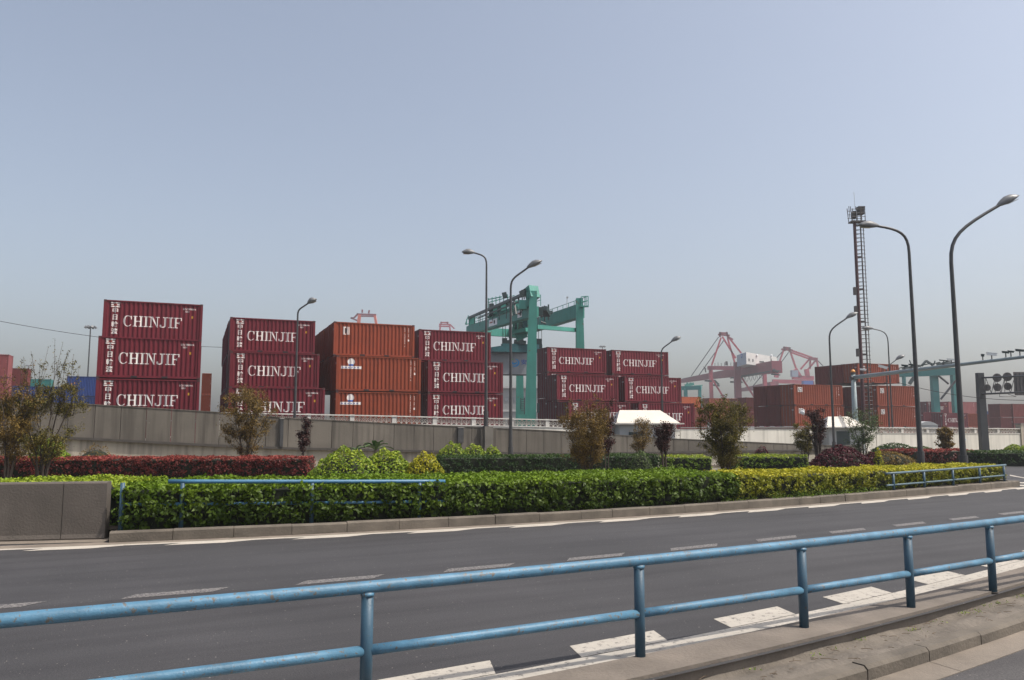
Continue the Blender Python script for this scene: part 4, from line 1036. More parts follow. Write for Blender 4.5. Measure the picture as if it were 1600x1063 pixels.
# ------------------------------------------------------------------ street lamps
def lamp(label, u, Y, vtop, uhead, right=True, z0=0.0, group='street lamps along the road', r=.085):
    base = at(u, 600, Y); base.z = z0
    # keep the pole's column at mid height
    tip = at(uhead, vtop, Y); k = Y/FPX; zt = tip.z; dx = tip.x-base.x
    t = thing('street_lamp', label, 'street lamp', base, 0, group); sg_ = 1 if dx > 0 else -1; H = zt-z0; D = abs(dx)
    hl = min(.84, D*.5)
    if right:
        ax, az = D-hl*.8, H-hl*.45-.08                        # arm end
        c0 = (0, H-D*1.02); pts = [(0, 0), (0, H*.5), (0, c0[1])]
        for i in range(1, 9):
            f = i/8; P0, P1, P2, P3 = Vector((0, c0[1])), Vector((0.0, c0[1]+D*.40)), Vector((D*.16, az-D*.34)), Vector((ax, az))
            q_ = P0*(1-f)**3+P1*3*f*(1-f)**2+P2*3*f*f*(1-f)+P3*f**3; pts.append((q_.x, q_.y))
        dirh = Vector((.86, .42)).normalized()
    else:
        ax, az = D-hl*.9, H-.10
        pts = [(0, 0), (0, H*.5), (0, H-D*.62)]
        for i in range(1, 9):
            f = i/8; P0, P1, P2, P3 = Vector((0, H-D*.62)), Vector((0.0, H-D*.20)), Vector((D*.16, az-.16)), Vector((ax, az))
            q_ = P0*(1-f)**3+P1*3*f*(1-f)**2+P2*3*f*f*(1-f)+P3*f**3; pts.append((q_.x, q_.y))
        dirh = Vector((1, .05)).normalized()
    q = MB(); m = len(pts); zz = [p_[1] for p_ in pts]
    q.tube([(p_[0]*sg_, 0, p_[1]) for p_ in pts], [r*(1-.52*min(1, p_[1]/H)) for p_ in pts], 12); smooth_by_angle(q.build('pole', M_pole, t))
    q = MB(); q.tube([(0, 0, 0), (0, 0, .9)], r*1.35, 12); q.box(-.2, -.2, 0, .2, .2, .03); q.build('pole_base', M_pole, t)
    # cobra head: lofted rings along the arm direction
    q = MB(); o = Vector((ax, az)); nn = Vector((-dirh.y, dirh.x)); prof = [(-.10, .05, .06), (.0, .09, .11), (.15, .13, .17), (.38, .18, .23), (.60, .20, .21), (.80, .16, .13), (.96, .07, .04), (1.0, .01, .01)]
    vs = []; fs = []; n = 10
    for f, wy, hh in prof:
        c = o+dirh*(f*hl*1.06); 
        for j in range(n):
            a = 6.283*j/n; up_ = math.sin(a)*hh*(1.0 if math.sin(a) > 0 else .45); e = c+nn*up_; vs.append((e.x*sg_, math.cos(a)*wy, e.y))
    for i in range(len(prof)-1):
        for j in range(n): fs.append((i*n+j, i*n+(j+1) % n, (i+1)*n+(j+1) % n, (i+1)*n+j))
    fs.append(tuple(range(n))); q.add(vs, fs); hd = smooth_by_angle(q.build('lamp_head', M_head, t), 50)
    q = MB(); vs = []; 
    for f, wy in ((.38, .10), (.55, .125), (.75, .115), (.88, .07)):
        c = o+dirh*(f*hl*1.06)-nn*.098
        vs += [(c.x*sg_, -wy, c.y), (c.x*sg_, 0, c.y-.025), (c.x*sg_, wy, c.y)]
    q.add(vs, [(3*i+j, 3*i+j+1, 3*i+3+j+1, 3*i+3+j) for i in range(3) for j in range(2)]); q.build('lens', M_lens, hd)
    return t
lamp('tallest street lamp, rightmost, its head reaching up to the right', 1498, 29.8, 303, 1587, True, 0, r=.115)
lamp('tall street lamp with its head pointing left over the lattice mast', 1432, 34.3, 350, 1344, False, 0, r=.115)
lamp('street lamp in the middle in front of the green crane, head to the right', 798, 41.6, 405.5, 844, True, 0, r=.10)
lamp('thin street lamp in front of the second container stack, head to the right', 462, 43.2, 465.5, 493, True, 0, r=.09)
lamp('slender street lamp in front of the CHINJIF stack above the white hut', 1034, 57, 525, 1062, True, 0, r=.09)
lamp('street lamp left of the lattice mast, head to the right', 1299, 55, 487, 1338, True, 0, r=.10)
lamp('distant thin street lamp facing left behind the camera mast', 1391, 62, 512, 1348, False, 0, r=.08)
lamp('smallest distant street lamp with head to the right of the lattice mast', 1386, 66, 554, 1412, True, 0, r=.07)
pa = on_b(760, RB); pp_ = ab(pa, RB-.1)
t = thing('lamp_plinth', 'dark concrete lamp plinth projecting from the ramp wall in the middle', 'plinth', (pp_.x, pp_.y, 0), AL)
zz0, zz1 = at(760, 697, pp_.y).z, at(760, 668, pp_.y).z
q = MB(); q.box(-.25, -.35, zz0-.1, .25, .09, zz1+.06); q.build('pedestal', M_conc, t); q = MB(); q.box(-.42, -.15, zz0-.1, -.26, .09, zz1-.05); q.box(.26, -.2, zz0-.1, .50, .09, zz1-.06); q.build('side_block', M_ramp, t)
q = MB(); q.box(-.3, -.4, -.02, .3, .09, zz0-.1); q.build('footing', M_ramp, t)
lamp('street lamp standing on the ramp wall with its head pointing left', 759.5, pp_.y-.12, 392.5, 724, False, zz1+.05, r=.10)

# ------------------------------------------------------------------ green rubber-tyred gantry crane
def lerp(a, b, f): return Vector(a)*(1-f)+Vector(b)*f
t = thing('gantry_crane', 'green rubber-tyred gantry crane holding a grey container between the maroon stacks', 'gantry crane', (2.0, 75, YARD))
O = Vector((2.0, 75, YARD))
def bl(name, m, items, parent=t, org=None, smooth=False):
    q = MB(); og = O if org is None else org
    for it in items:
        if it[0] == 'b': q.beam(Vector(it[1])-og, Vector(it[2])-og, *it[3:])
        elif it[0] == 't': q.tube([Vector(p_)-og for p_ in it[1]], it[2], it[3] if len(it) > 3 else 6)
    return q.build(name, m, parent, smooth)
L1t = at(833, 459, 75); L1b = Vector((L1t.x-.35, 75, YARD)); L2t = at(905, 470, 80); L2b = Vector((L2t.x+.1, 80, YARD))
F1t = at(738, 500, 96.6); F2t = Vector((1.0, 101, F1t.z+.3))
F1b = Vector((F1t.x, F1t.y, YARD)); F2b = Vector((F2t.x, F2t.y, YARD))
for A1, B1_, w_ in ((L1t, L1b, 1.0), (L2t, L2b, .95), (F1t, F1b, 1.0), (F2t, F2b, 1.0)):
    bl('leg', M_crgreen, [('b', A1+Vector((0, 0, .2)), B1_+Vector((0, 0, 1.6)), w_*.72, w_, (0, 1, 0), w_*1.12, w_*1.1)])
gz = 1.0
gA0, gA1 = at(835, 487, 75.3), at(734, 517, 97.5); gB0, gB1 = at(907, 487, 80.2), at(800, 521, 101.5)
bl('main_girder', M_crgreen, [('b', gA0, gA1, .9, 1.05)]); bl('main_girder', M_crgreen, [('b', gB0, gB1, .9, 1.3)])
bl('rail_strip', M_crdark, [('b', gA0+Vector((0, 0, .58)), gA1+Vector((0, 0, .58)), .5, .10), ('b', gB0+Vector((0, 0, .70)), gB1+Vector((0, 0, .70)), .5, .10)])
tb0, tb1 = at(838, 511, 75), at(899, 516, 80)
bl('tie_beam', M_crgreen, [('b', tb0, tb1, .35, .4), ('b', lerp(F1t, F1b, .3), lerp(F2t, F2b, .3), .4, .5)])
bl('leg_cap', M_crgreen, [('b', L1t+Vector((0, 0, -.5)), L1t+Vector((-.2, .3, .65)), 1.1, .9)]); bl('end_beam', M_crgreen, [('b', gA1, gB1, .5, 1.0)])
sill = [('b', L1b+Vector((0, 0, 1.3)), L2b+Vector((0, 0, 1.3)), .9, 1.0), ('b', F1b+Vector((0, 0, 1.3)), F2b+Vector((0, 0, 1.3)), .9, 1.0)]
bl('sill_beam', M_crgreen, sill)
for P_ in (L1b, L2b, F1b, F2b):
    q = MB()
    for dx in (-.9, .9): q.tube([P_-O+Vector((dx, -.3, .75)), P_-O+Vector((dx, .3, .75))], .75, 16)
    q.build('wheel', M_dark, t)
# railings along both girders
for g0, g1, h_ in ((gA0, gA1, 1.1), (gB0, gB1, 1.0)):
    it = []; sd_ = Vector((.62, .1, .55)); n = 14
    for k_ in (.55, 1.0): it.append(('t', [g0+sd_+Vector((0, 0, h_*k_)), g1+sd_+Vector((0, 0, h_*k_))], .035, 5))
    for i in range(n+1): p_ = lerp(g0, g1, i/n)+sd_; it.append(('t', [p_, p_+Vector((0, 0, h_))], .035, 5))
    bl('handrail', M_crgreen, it)
it = []
c0, c1 = at(816, 461, 75.5), at(733, 497, 97)
it.append(('b', c0, c1, .28, .28)); it.append(('b', c0-Vector((0, 0, .55)), lerp(c0, c1, .8)-Vector((0, 0, .5)), .12, .12))
for i in range(9): p_ = lerp(c0, c1, i/8); it.append(('b', p_, p_-Vector((0, 0, 1.6+.2*math.sin(i))), .10, .10))
for i in range(3): p_ = lerp(c0, c1, .06+.07*i); it.append(('b', p_, lerp(c0, c1, .02+.07*i)-Vector((0, 0, 1.7)), .14, .14))
bl('cable_track', M_crdark, it)
bl('mast_head', M_crdark, [('b', at(819, 452, 75), at(819, 468, 75), .12, .12), ('b', at(814, 455, 75), at(821, 452, 75), .12, .12), ('b', at(821, 452, 75), at(823, 468, 75), .1, .1), ('b', at(815, 455, 75), at(817, 464, 75), .5, .5)])
bl('head_block', M_crgreen, [('b', at(828, 458, 75.2), at(828, 480, 75.2), .7, .8), ('b', at(817, 470, 75.3), at(817, 484, 75.3), .8, .9)])
# trolley with machinery
Tm = 88.5
tro = bl('trolley', M_crgreen, [('b', at(763, 496, 90), at(812, 480, 83), .5, .30), ('b', at(774, 480, 88), at(774, 491, 88), .5, .6), ('b', at(788, 475, 86), at(788, 486, 86), .7, .6), ('b', at(798, 474, 85), at(798, 484, 85), .4, .5), ('b', at(808, 470, 84), at(808, 482, 84), .6, .4)]+
         [('t', [at(763+i*6, 466-i*1.2, 89), at(763+i*6, 484-i*2, 89)], .06) for i in range(7)]+[('t', [at(763, 468, 89), at(784, 464, 88)], .06), ('t', [at(763, 473, 89), at(804, 462, 88)], .05)])
bl('winch', M_crdark, [('b', at(768, 475, 88.5), at(768, 494, 88.5), .55, .5), ('b', at(780, 478, 87), at(780, 488, 87), .5, .5), ('b', at(803, 472, 84.5), at(803, 484, 84.5), .35, .4), ('b', at(785, 462.5, 87), at(792, 461, 87), .7, .6), ('b', at(796, 470, 86), at(796, 478, 86), .6, .6), ('b', at(843, 481, 77), at(843, 494, 77), .7, .9), ('b', at(850, 482, 78), at(856, 492, 79), .6, .5)], tro)
bl('trolley_far_gear', M_crdark, [('b', at(848, 492, 80), at(862, 488, 81), .35, .35), ('t', [at(851, 478, 80), at(851, 502, 80)], .09), ('t', [at(857, 476, 80), at(857, 500, 80)], .09), ('t', [at(845, 503, 80), at(853, 506, 80)], .1), ('t', [at(845, 496, 80), at(862, 490, 80)], .07)], tro)
cab = bl('operator_cab', M_crgreen, [('b', at(813, 497, 84), at(813, 519, 84), 1.7, 1.6), ('b', at(803, 520, 84), at(826, 516, 83), 1.2, .4), ('b', at(806, 528, 84), at(822, 521, 84), .8, .8)])
bl('cab_window', mat('cab_glass', (.02, .04, .05), .15, .1), [('b', at(820.5, 501, 83.1), at(820.5, 515, 83.1), .5, .3), ('b', at(806, 500, 83.1), at(806, 514, 83.1), .25, .2)], cab)
bl('cab_louvres', M_crdark, [('b', at(810, 502+i*3, 83.0), at(816, 501.6+i*3, 83.0), .14, .14) for i in range(5)], cab)
# ropes, head block and spreader
gy = Vector((0, 91, 0))
ropes = [('t', [at(u_, 487, 88), at(u_+1, 533, 91)], .035) for u_ in (785, 789, 795, 812)]+[('t', [at(u_, 495, 80), at(u_+.5, 530, 91)], .03) for u_ in (841, 846)]
bl('hoist_ropes', M_crdark, ropes)
spr = bl('spreader', M_spreader, [('b', at(768, 546.5, 90.2), at(786, 544, 90.6), .6, .55), ('b', at(784, 544, 90.6), at(846, 545.5, 92), .7, 1.0), ('b', at(768, 549, 90.1), at(860, 551, 92.8), 1.4, .2)])
bl('pulley_block', M_crdark, [('b', at(788.5, 529, 91), at(788.5, 541, 91), .6, .8), ('b', at(794, 532, 91), at(796, 540, 91), .5, .6), ('b', at(803, 534, 91), at(822, 536, 91), .5, .45), ('b', at(842, 530, 92), at(842, 545, 92), .7, .9), ('b', at(806, 530, 91.3), at(818, 531, 91.3), .4, .4)], spr)
# plates on the girder, ladder and cabinet at the leg
gd = (gA1-gA0).normalized(); pl_o = Vector((gd.y, -gd.x, 0)).normalized()
if pl_o.x < 0: pl_o = -pl_o
for f0, f1, z_ in ((.10, .155, .05), (.45, .58, 0)):
    a_, b_ = lerp(gA0, gA1, f0), lerp(gA0, gA1, f1); oo = pl_o*-.475
    q = MB(); q.beam(a_+oo-O+Vector((0, 0, z_)), b_+oo-O+Vector((0, 0, z_)), .03, .72); q.build('sign_plate', M_camw, t)
    c_ = lerp(a_, b_, .3); q = MB(); q.disc(c_+oo-pl_o*.03-O+Vector((0, 0, z_)), pl_o, .22, .02, 14); q.build('plate_emblem', M_dark, t)
    q = MB(); q.beam(lerp(a_, b_, .5)+oo-pl_o*.03-O+Vector((0, 0, z_+.05)), lerp(a_, b_, .88)+oo-pl_o*.03-O+Vector((0, 0, z_+.05)), .015, .14); q.build('plate_marking', M_redm, t)
bl('ladder', M_crdark, [('t', [at(814, 640, 74.3), at(814, 622, 74.3)], .05), ('t', [at(819.5, 648, 74.3), at(819.5, 622, 74.3)], .05)]+[('t', [at(814, 624+3*i, 74.3), at(819.5, 624+3*i, 74.3)], .035) for i in range(7)]+[('b', at(841, 645, 74.6), at(841, 630, 74.6), .25, .2)])
bl('cabinet', M_crgreen, [('b', at(817, 655, 74.3), at(817, 648, 74.3), 1.0, .6), ('b', at(822, 660, 74.4), at(822, 651, 74.4), .7, .6)])
bl('antenna', M_galv, [('t', [at(886, 484, 83), at(886, 465, 83)], .04), ('b', at(885, 465, 83), at(888, 465, 83), .15, .15)])
bl('end_platform', M_crgreen, [('t', [at(x_, y_, 79.5), at(x2, y2, 79.5)], .05) for x_, y_, x2, y2 in ((908, 480, 919, 478), (908, 472, 919, 470), (908, 464, 919, 463), (919, 463, 919, 480), (914, 463, 914, 479), (908, 464, 908, 480))]+[('b', at(906, 479.5, 79.5), at(919.5, 479, 79.5), .5, .1)]+
   [('t', [at(x_, y_, 98), at(x2, y2, 98)], .06) for x_, y_, x2, y2 in ((727, 507, 740, 505), (729, 499, 729, 508), (727, 507, 732, 493), (735, 510, 737, 495), (731, 499, 745, 497))])
# suspended grey container
pg = at(740, 551, 91); p0 = Vector((pg.x, pg.y, pg.z-2.59)); e0 = at(850, 553, 93.5)
cg = cont('grey', Vector((at(758, 551, 90.6).x, 90.6, at(790, 550, 90.6).z-2.62)), 1.0, 'pale grey container with a blue swoosh hanging from the green crane', 'x', R(6)); del cg['group']
cg.scale = (1.14, 1, 1)

# small distant gantry cranes
def small_rtg(label, Y, beam, legs, extra, m=M_crgreen, mw=None):
    b_ = at(legs[0][0], 640, Y); b_.z = YARD; t_ = thing('gantry_crane', label, 'gantry crane', b_); og = b_
    (ua, va, ub, vb, th) = beam; k = Y/FPX
    bl('main_girder', m, [('b', at(ua, va, Y), at(ub, vb, Y-3), 1.2, th*k)], t_, og)
    for (uu, vv, w_) in legs:
        p_ = at(uu, vv, Y-1); bl('leg', m, [('b', p_, Vector((p_.x, p_.y, YARD)), w_*k, 1.1, (0, 1, 0))], t_, og)
    for nm, m2, its in extra: bl(nm, m2, its, t_, og)
    return t_
small_rtg('small distant teal gantry crane right of the CHINJIF stack', 230, (1060, 607, 1096, 606, 6), ((1071, 606, 5), (1093, 606, 4), (1063, 607, 4)),
    [('trolley', M_crgreen, [('t', [at(1074, 605, 229), at(1074, 598, 229)], .3), ('t', [at(1078, 606, 229), at(1079, 598, 229)], .3), ('b', at(1070, 603, 229), at(1084, 600, 229), .6, .8), ('t', [at(1085, 603, 229), at(1098, 602, 229)], .15)])], mat('teal_far', (.02, .20, .19), .6, .1, .3))
small_rtg('distant teal gantry crane behind the camera arm on the right', 165, (1404, 584, 1497, 580.5, 11), ((1459, 585, 9.5), (1491, 582, 10), (1412, 588, 2)),
    [('machinery', M_crdark, [('b', at(1440, 572, 163), at(1447, 564, 163), .4, .4), ('b', at(1447, 564, 163), at(1458, 571, 163), .4, .4), ('b', at(1464, 570, 163), at(1495, 568, 163), .5, .7), ('b', at(1410, 576, 163), at(1437, 572, 163), .4, .5), ('b', at(1421, 600, 163), at(1428, 590, 163), .5, .6), ('t', [at(1425, 572, 163), at(1421, 563, 163)], .12), ('t', [at(1459, 571, 163), at(1461, 564, 163)], .12)]),
     ('brace', M_pole, [('t', [at(1494, 594, 163), at(1470, 624, 163)], .22), ('t', [at(1466, 587, 163), at(1482, 600, 163)], .2)])], mat('teal_mid', (.025, .19, .18), .6, .12, .3))
# ------------------------------------------------------------------ quay cranes
O2 = at(1150, 640, 330); O2.z = YARD
t1 = thing('quay_crane', 'large red ship-to-shore crane with a white machinery house', 'quay crane', O2)
B2 = lambda *a: bl(*a, t1, O2)
def seg(m, name, lst, Y, wd, tt, og):
    for a, b, c, d in lst: bl(name, m, [('b', at(a, b, Y), at(c, d, Y), wd, wd)], tt, og)
bl('boom', M_qred, [('b', at(1064, 596, 400), at(1110, 588, 372), 1.6, 1.7, (0, 0, 1), 2.2, 2.8), ('b', at(1110, 588, 372), at(1214, 573.5, 300), 2.2, 2.8, (0, 0, 1), 4.2, 4.6)], t1, O2)
for it_ in (('t', [at(1066, 592, 398), at(1110, 583, 370)], .12), ('b', at(1146, 591, 338), at(1214, 579.5, 299), 3.0, .4), ('b', at(1206, 585, 302), at(1218, 586, 300), 1.5, .5), ('b', at(1208, 577, 299), at(1216, 582, 299), .6, .6)): bl('boom_walkway', M_crdark, [it_], t1, O2)
for uu, v0_, Yy, wd in ((1110.3, 572, 352, 1.45), (1151.5, 566, 326, 2.4), (1194.5, 582, 350, 1.5)):
    p_ = at(uu, v0_, Yy); bl('leg', M_qpink if wd < 2 else M_qred, [('b', p_, Vector((p_.x, p_.y, YARD)), wd, wd, (0, 1, 0))], t1, O2)
bl('portal_beam', M_qpink, [('b', at(1108, 575, 352), at(1148, 575.5, 328), 1.7, 1.7)], t1, O2)
seg(M_qpink, 'a_frame', [(1126.5, 528, 1112, 571), (1128.5, 526, 1149.5, 560), (1137, 529, 1148, 567), (1140, 529, 1158, 552)], 338, .62, t1, O2)
seg(M_qpink, 'diagonal_brace', [(1109.5, 587, 1131, 622), (1157, 587, 1178, 620)], 336, .65, t1, O2)
seg(M_qred, 'apex', [(1122, 523, 1140, 524.5), (1124, 520.5, 1137, 521), (1125, 519, 1125, 527), (1135, 519, 1138, 530), (1138, 527, 1145, 531)], 338, .7, t1, O2)
seg(M_pole, 'boom_stay', [(1122.6, 527, 1080, 588), (1131, 532, 1092, 586.5), (1192, 585, 1176, 604)], 345, .33, t1, O2)
seg(M_crdark, 'trolley_cab', [(1101, 595, 1112, 596), (1116, 594, 1123, 601), (1114, 602, 1124, 603), (1141, 597, 1160, 597.5)], 345, .7, t1, O2)
bl('festoon', M_pole, [('t', [at(1158+i*6+j*1.5, 588-i*1.4+[0, 8, 11, 8, 0][j], 320) for j in range(5)], .09, 4) for i in range(6)], t1, O2)
bl('handrail', M_pole, [('t', [at(1112+i*5, 572, 348-i*2), at(1112+i*5, 566.5+(i % 2), 348-i*2)], .12, 4) for i in range(8)]+[('b', at(1103, 582, 350), at(1101, 574, 350), .4, .7), ('t', [at(1099, 573, 350), at(1104, 577, 350)], .12, 4), ('b', at(1135, 571, 342), at(1135, 565, 342), .8, 1.2)], t1, O2)
q = MB(); e_ = at(1151.5, 568.5, 322); f_ = at(1166.4, 569, 308); g_ = at(1214, 569, 330)
zt = at(1166, 550.5, 308).z; ex_ = f_-e_; gx = g_-f_; vs = []
for z_ in (f_.z, zt): vs += [Vector((p_.x, p_.y, z_))-O2 for p_ in (e_, f_, g_, e_+gx)]
q.m = 0; q.add(vs, [(4, 5, 6, 7), (1, 2, 6, 5), (2, 3, 7, 6), (3, 0, 4, 7), (0, 3, 2, 1)]); q.m = 1; q.add(vs, [(0, 1, 5, 4)])
hs = q.build('machinery_house', [M_house, M_houseend], t1)
nrm = Vector((ex_.y, -ex_.x, 0)).normalized(); cc = at(1159, 556, 314.5)+nrm*.1
q = MB(); q.disc(cc-O2, nrm, .95, .1, 20); q.build('emblem', M_bluem, hs); q = MB(); dv = ex_.normalized()
q.beam(cc-O2-dv*.55+nrm*.08-Vector((0, 0, .3)), cc-O2+dv*.6+nrm*.08+Vector((0, 0, .35)), .02, .18); q.beam(cc-O2-dv*.5+nrm*.08+Vector((0, 0, .1)), cc-O2+dv*.4+nrm*.08-Vector((0, 0, .2)), .02, .14); q.build('emblem_stripe', M_camw, hs)
q = MB(); gn = Vector((gx.y, -gx.x, 0)).normalized(); gd_ = gx.normalized()
for f, z_, s_ in ((.08, .35, .5), (.2, .3, .6), (.8, .35, .6)): q = MB(); p_ = lerp(f_, g_, f)-O2+gn*.06+Vector((0, 0, (zt-f_.z)*z_)); q.beam(p_-Vector((0, 0, s_)), p_+Vector((0, 0, s_)), .9, .06, gn); q.build('house_opening', M_dark, hs)
q = MB()
for f, wd in ((.48, 2.2),): p_ = lerp(f_, g_, f)-O2+gn*.06+Vector((0, 0, .9)); q.beam(p_-gd_*wd, p_+gd_*wd, .06, .5)
q.build('house_opening', M_dark, hs)
for f in (.32, .8): q = MB(); p_ = lerp(f_, g_, f)-O2+gn*.3+Vector((0, 0, (zt-f_.z)*.75)); q.disc(p_, gn, .5, .5, 14); q.build('vent', M_camw, hs)

O3 = at(1245, 640, 420); O3.z = YARD
t2 = thing('quay_crane', 'second red ship-to-shore crane, partly hidden behind the orange containers', 'quay crane', O3)
seg(M_qpink, 'a_frame', [(1224, 548, 1214, 577), (1235, 550, 1244, 577), (1236, 547.5, 1269, 559), (1234, 550, 1266, 561.5), (1264, 562, 1251, 577), (1275, 563, 1261, 579), (1266, 562, 1265.5, 577), (1276, 560, 1278, 574)], 420, .8, t2, O3)
seg(M_qred, 'apex', [(1221, 546, 1238, 547.5), (1224, 543, 1235, 544.5), (1225, 542, 1226, 549), (1233, 543, 1234, 550)], 420, .95, t2, O3)
seg(M_qred, 'node_beam', [(1264, 560.5, 1277, 561.5)], 420, 1.5, t2, O3)
seg(M_qpink, 'upper_frame', [(1207, 596, 1270, 597.5), (1238, 590, 1271, 591), (1214, 577, 1213, 590), (1242, 577, 1250, 590), (1260, 577, 1262, 590)], 415, 2.0, t2, O3)
seg(M_pole, 'boom_stay', [(1223, 549, 1212, 561), (1232, 551, 1221, 566), (1278, 564, 1286, 572)], 420, .4, t2, O3)
bl('boom', M_qred, [('b', at(1150, 611, 440), at(1208, 602, 400), 2.2, 1.3, (0, 0, 1), 3, 3.4)], t2, O3)
bl('machinery_house', M_houseend, [('b', at(1241, 579, 410), at(1241, 589, 410), 3.2, 2.6)], t2, O3); bl('blue_cabin', M_bluem, [('b', at(1254, 599, 409), at(1269, 599, 409), 3, 2.4)], t2, O3)
for uu in (1212, 1268):
    p_ = at(uu, 596, 415); bl('leg', M_qred, [('b', p_, Vector((p_.x, p_.y, YARD)), 2.2, 2.2, (0, 1, 0))], t2, O3)
def top_crane(label, Y, segs, legs, m1, m2):
    b_ = at(legs[0][0], 600, Y); b_.z = YARD; t_ = thing('quay_crane', label, 'quay crane', b_)
    seg(m2, 'top_frame', [s_[:4] for s_ in segs], Y, segs[0][4]*Y/FPX, t_, b_)
    for uu, vv, du, wd in legs:
        p_ = at(uu, vv, Y); q_ = at(uu+du, vv+16, Y); d_ = q_-p_; e2 = p_+d_*((p_.z-YARD)/-d_.z)
        bl('leg', m1, [('b', p_, e2, wd*Y/FPX, wd*Y/FPX, (0, 1, 0))], t_, b_)
    return t_
top_crane('red crane top peeping above the orange-brown container stack', 400, [(557.5, 491, 588, 492, 2.2), (559, 494, 587, 494.5), (566, 489, 566, 484), (576, 490, 577, 485), (548, 497, 558, 501), (553, 497, 560, 490), (548, 497, 553, 497)], [(562, 492, -2, 4.6), (585.5, 493, 3, 3.6)], mat('coral_red', (.60, .13, .08), .6, .1, .3), M_qred)
top_crane('faint red crane top peeping above the maroon stack in the middle', 470, [(686, 507, 703, 507.5, 2.0), (688, 504, 701, 504.5), (689, 503, 689, 507), (699, 503, 699, 507), (703, 507, 710, 514), (686, 510, 704, 510.5)], [(688, 508, -1.2, 2.4), (702, 508, 3, 2.2)], M_qpink, M_qpink)

# ------------------------------------------------------------------ lattice mast
Yt = 70; tb = at(1353, 640, Yt); base = Vector((tb.x+.2, Yt, YARD)); ztop = at(1345, 345, Yt).z-YARD
t = thing('lattice_mast', 'tall dark lattice mast with a caged top and a thin antenna', 'mast', base)
q = MB(); q.tube([(-.42, 0, 0), (-.42, 0, ztop)], [.17, .13], 10); q.build('main_pipe', M_towred, t)
q = MB(); q.tube([(-.2, .35, 0), (-.2, .35, ztop)], .05, 6); q.tube([(.12, 0, 0), (.12, 0, ztop)], .06, 6); q.tube([(.42, .1, 0), (.42, .1, ztop)], .035, 6)
z_ = .3; i = 0
while z_ < ztop:
    q.tube([(-.42, 0, z_), (.12, 0, z_)], .028, 4); q.tube([(.12, 0, z_), (.50, .12, z_)], .032, 4); q.tube([(-.2, .35, z_), (.12, 0, z_)], .022, 4)
    if i % 8 == 0: q.box(-.42, -.05, z_, .14, .05, z_+.14)
    q.tube([(-.42, 0, z_), (-.2, .35, z_+.37)], .02, 4); z_ += .37; i += 1
q.build('ladder_lattice', M_tower, t)
q = MB(); Z = ztop
for x in (-.75, -.35, .05, .45):
    for y in (-.3, .4): q.tube([(x, y, Z-.1), (x+(.0 if x > -.7 else -.1), y, Z+1.25)], .035, 5)
q.box(-.8, -.35, Z-.18, .5, .45, Z-.06); q.box(-.1, -.3, Z+1.15, .5, .4, Z+1.28)
for zz in (.3, .65, 1.0):
    q.tube([(-.85, -.3, Z+zz), (.5, -.3, Z+zz)], .028, 4); q.tube([(-.85, .4, Z+zz), (.5, .4, Z+zz)], .028, 4)
q.tube([(-.9, -.2, Z+.2), (-.95, -.2, Z+1.3)], .03, 4); q.box(.0, -.25, Z+.55, .42, .3, Z+1.15); q.box(-.62, -.25, Z+.2, -.3, .2, Z+.8)
q.build('top_cage', M_tower, t)
q = MB(); q.tube([(-.3, 0, Z+1.2), (-.33, 0, Z+2.7)], .018, 5); q.build('antenna', M_galv, t)
for zz in (.48, .56, .3): q = MB(); q.box(-.78, -.15, Z*zz+2.6, -.56, .15, Z*zz+3.3); q.build('junction_box', M_tower, t)

# ------------------------------------------------------------------ pale camera mast with long arm
Yc = 60; b0 = at(1338, 690, Yc); b0.z = 0
t = thing('camera_gantry', 'pale blue-grey mast with a long tapering arm carrying traffic cameras', 'camera gantry', b0)
pT = at(1333, 586, Yc); arm0 = at(1334, 590, Yc); arm1 = at(1640, 553, 42)
q = MB(); q.tube([(0, 0, 0), (pT.x-b0.x, 0, pT.z)], [.24, .17], 14); q.build('mast_pole', M_poleblue, t, True)
q = MB(); q.tube([arm0-b0, lerp(arm0, arm1, .5)-b0, arm1-b0], [.16, .12, .085], 12); arm = q.build('arm', M_poleblue, t, True)
q = MB(); q.tube([(pT.x-b0.x, 0, pT.z), (pT.x-b0.x, 0, pT.z+.22)], .17, 12); q.tube([(pT.x-b0.x-.2, 0, pT.z-.25), (pT.x-b0.x+.25, 0, pT.z-.25)], .2, 12); q.build('flange', M_pole, t)
q = MB(); vs = []; 
for i in range(5): vs.append(((0, 0, pT.z+.2+.22*math.sin(i/4*1.5)), .17*math.cos(i/4*1.5)+.005))
q.tube([Vector(v_[0])+Vector((pT.x-b0.x, 0, 0)) for v_ in vs], [v_[1] for v_ in vs], 12); q.build('beacon', M_amber, t, True)
def onarm(u):
    lo, hi = 0., 1.
    for _ in range(40):
        m = (lo+hi)/2; p_ = lerp(arm0, arm1, m); d_ = (p_.y*math.cos(TH)+(p_.z-CAM_H)*math.sin(TH))
        if 800+FPX*p_.x/d_ < u: lo = m
        else: hi = m
    return lerp(arm0, arm1, lo)
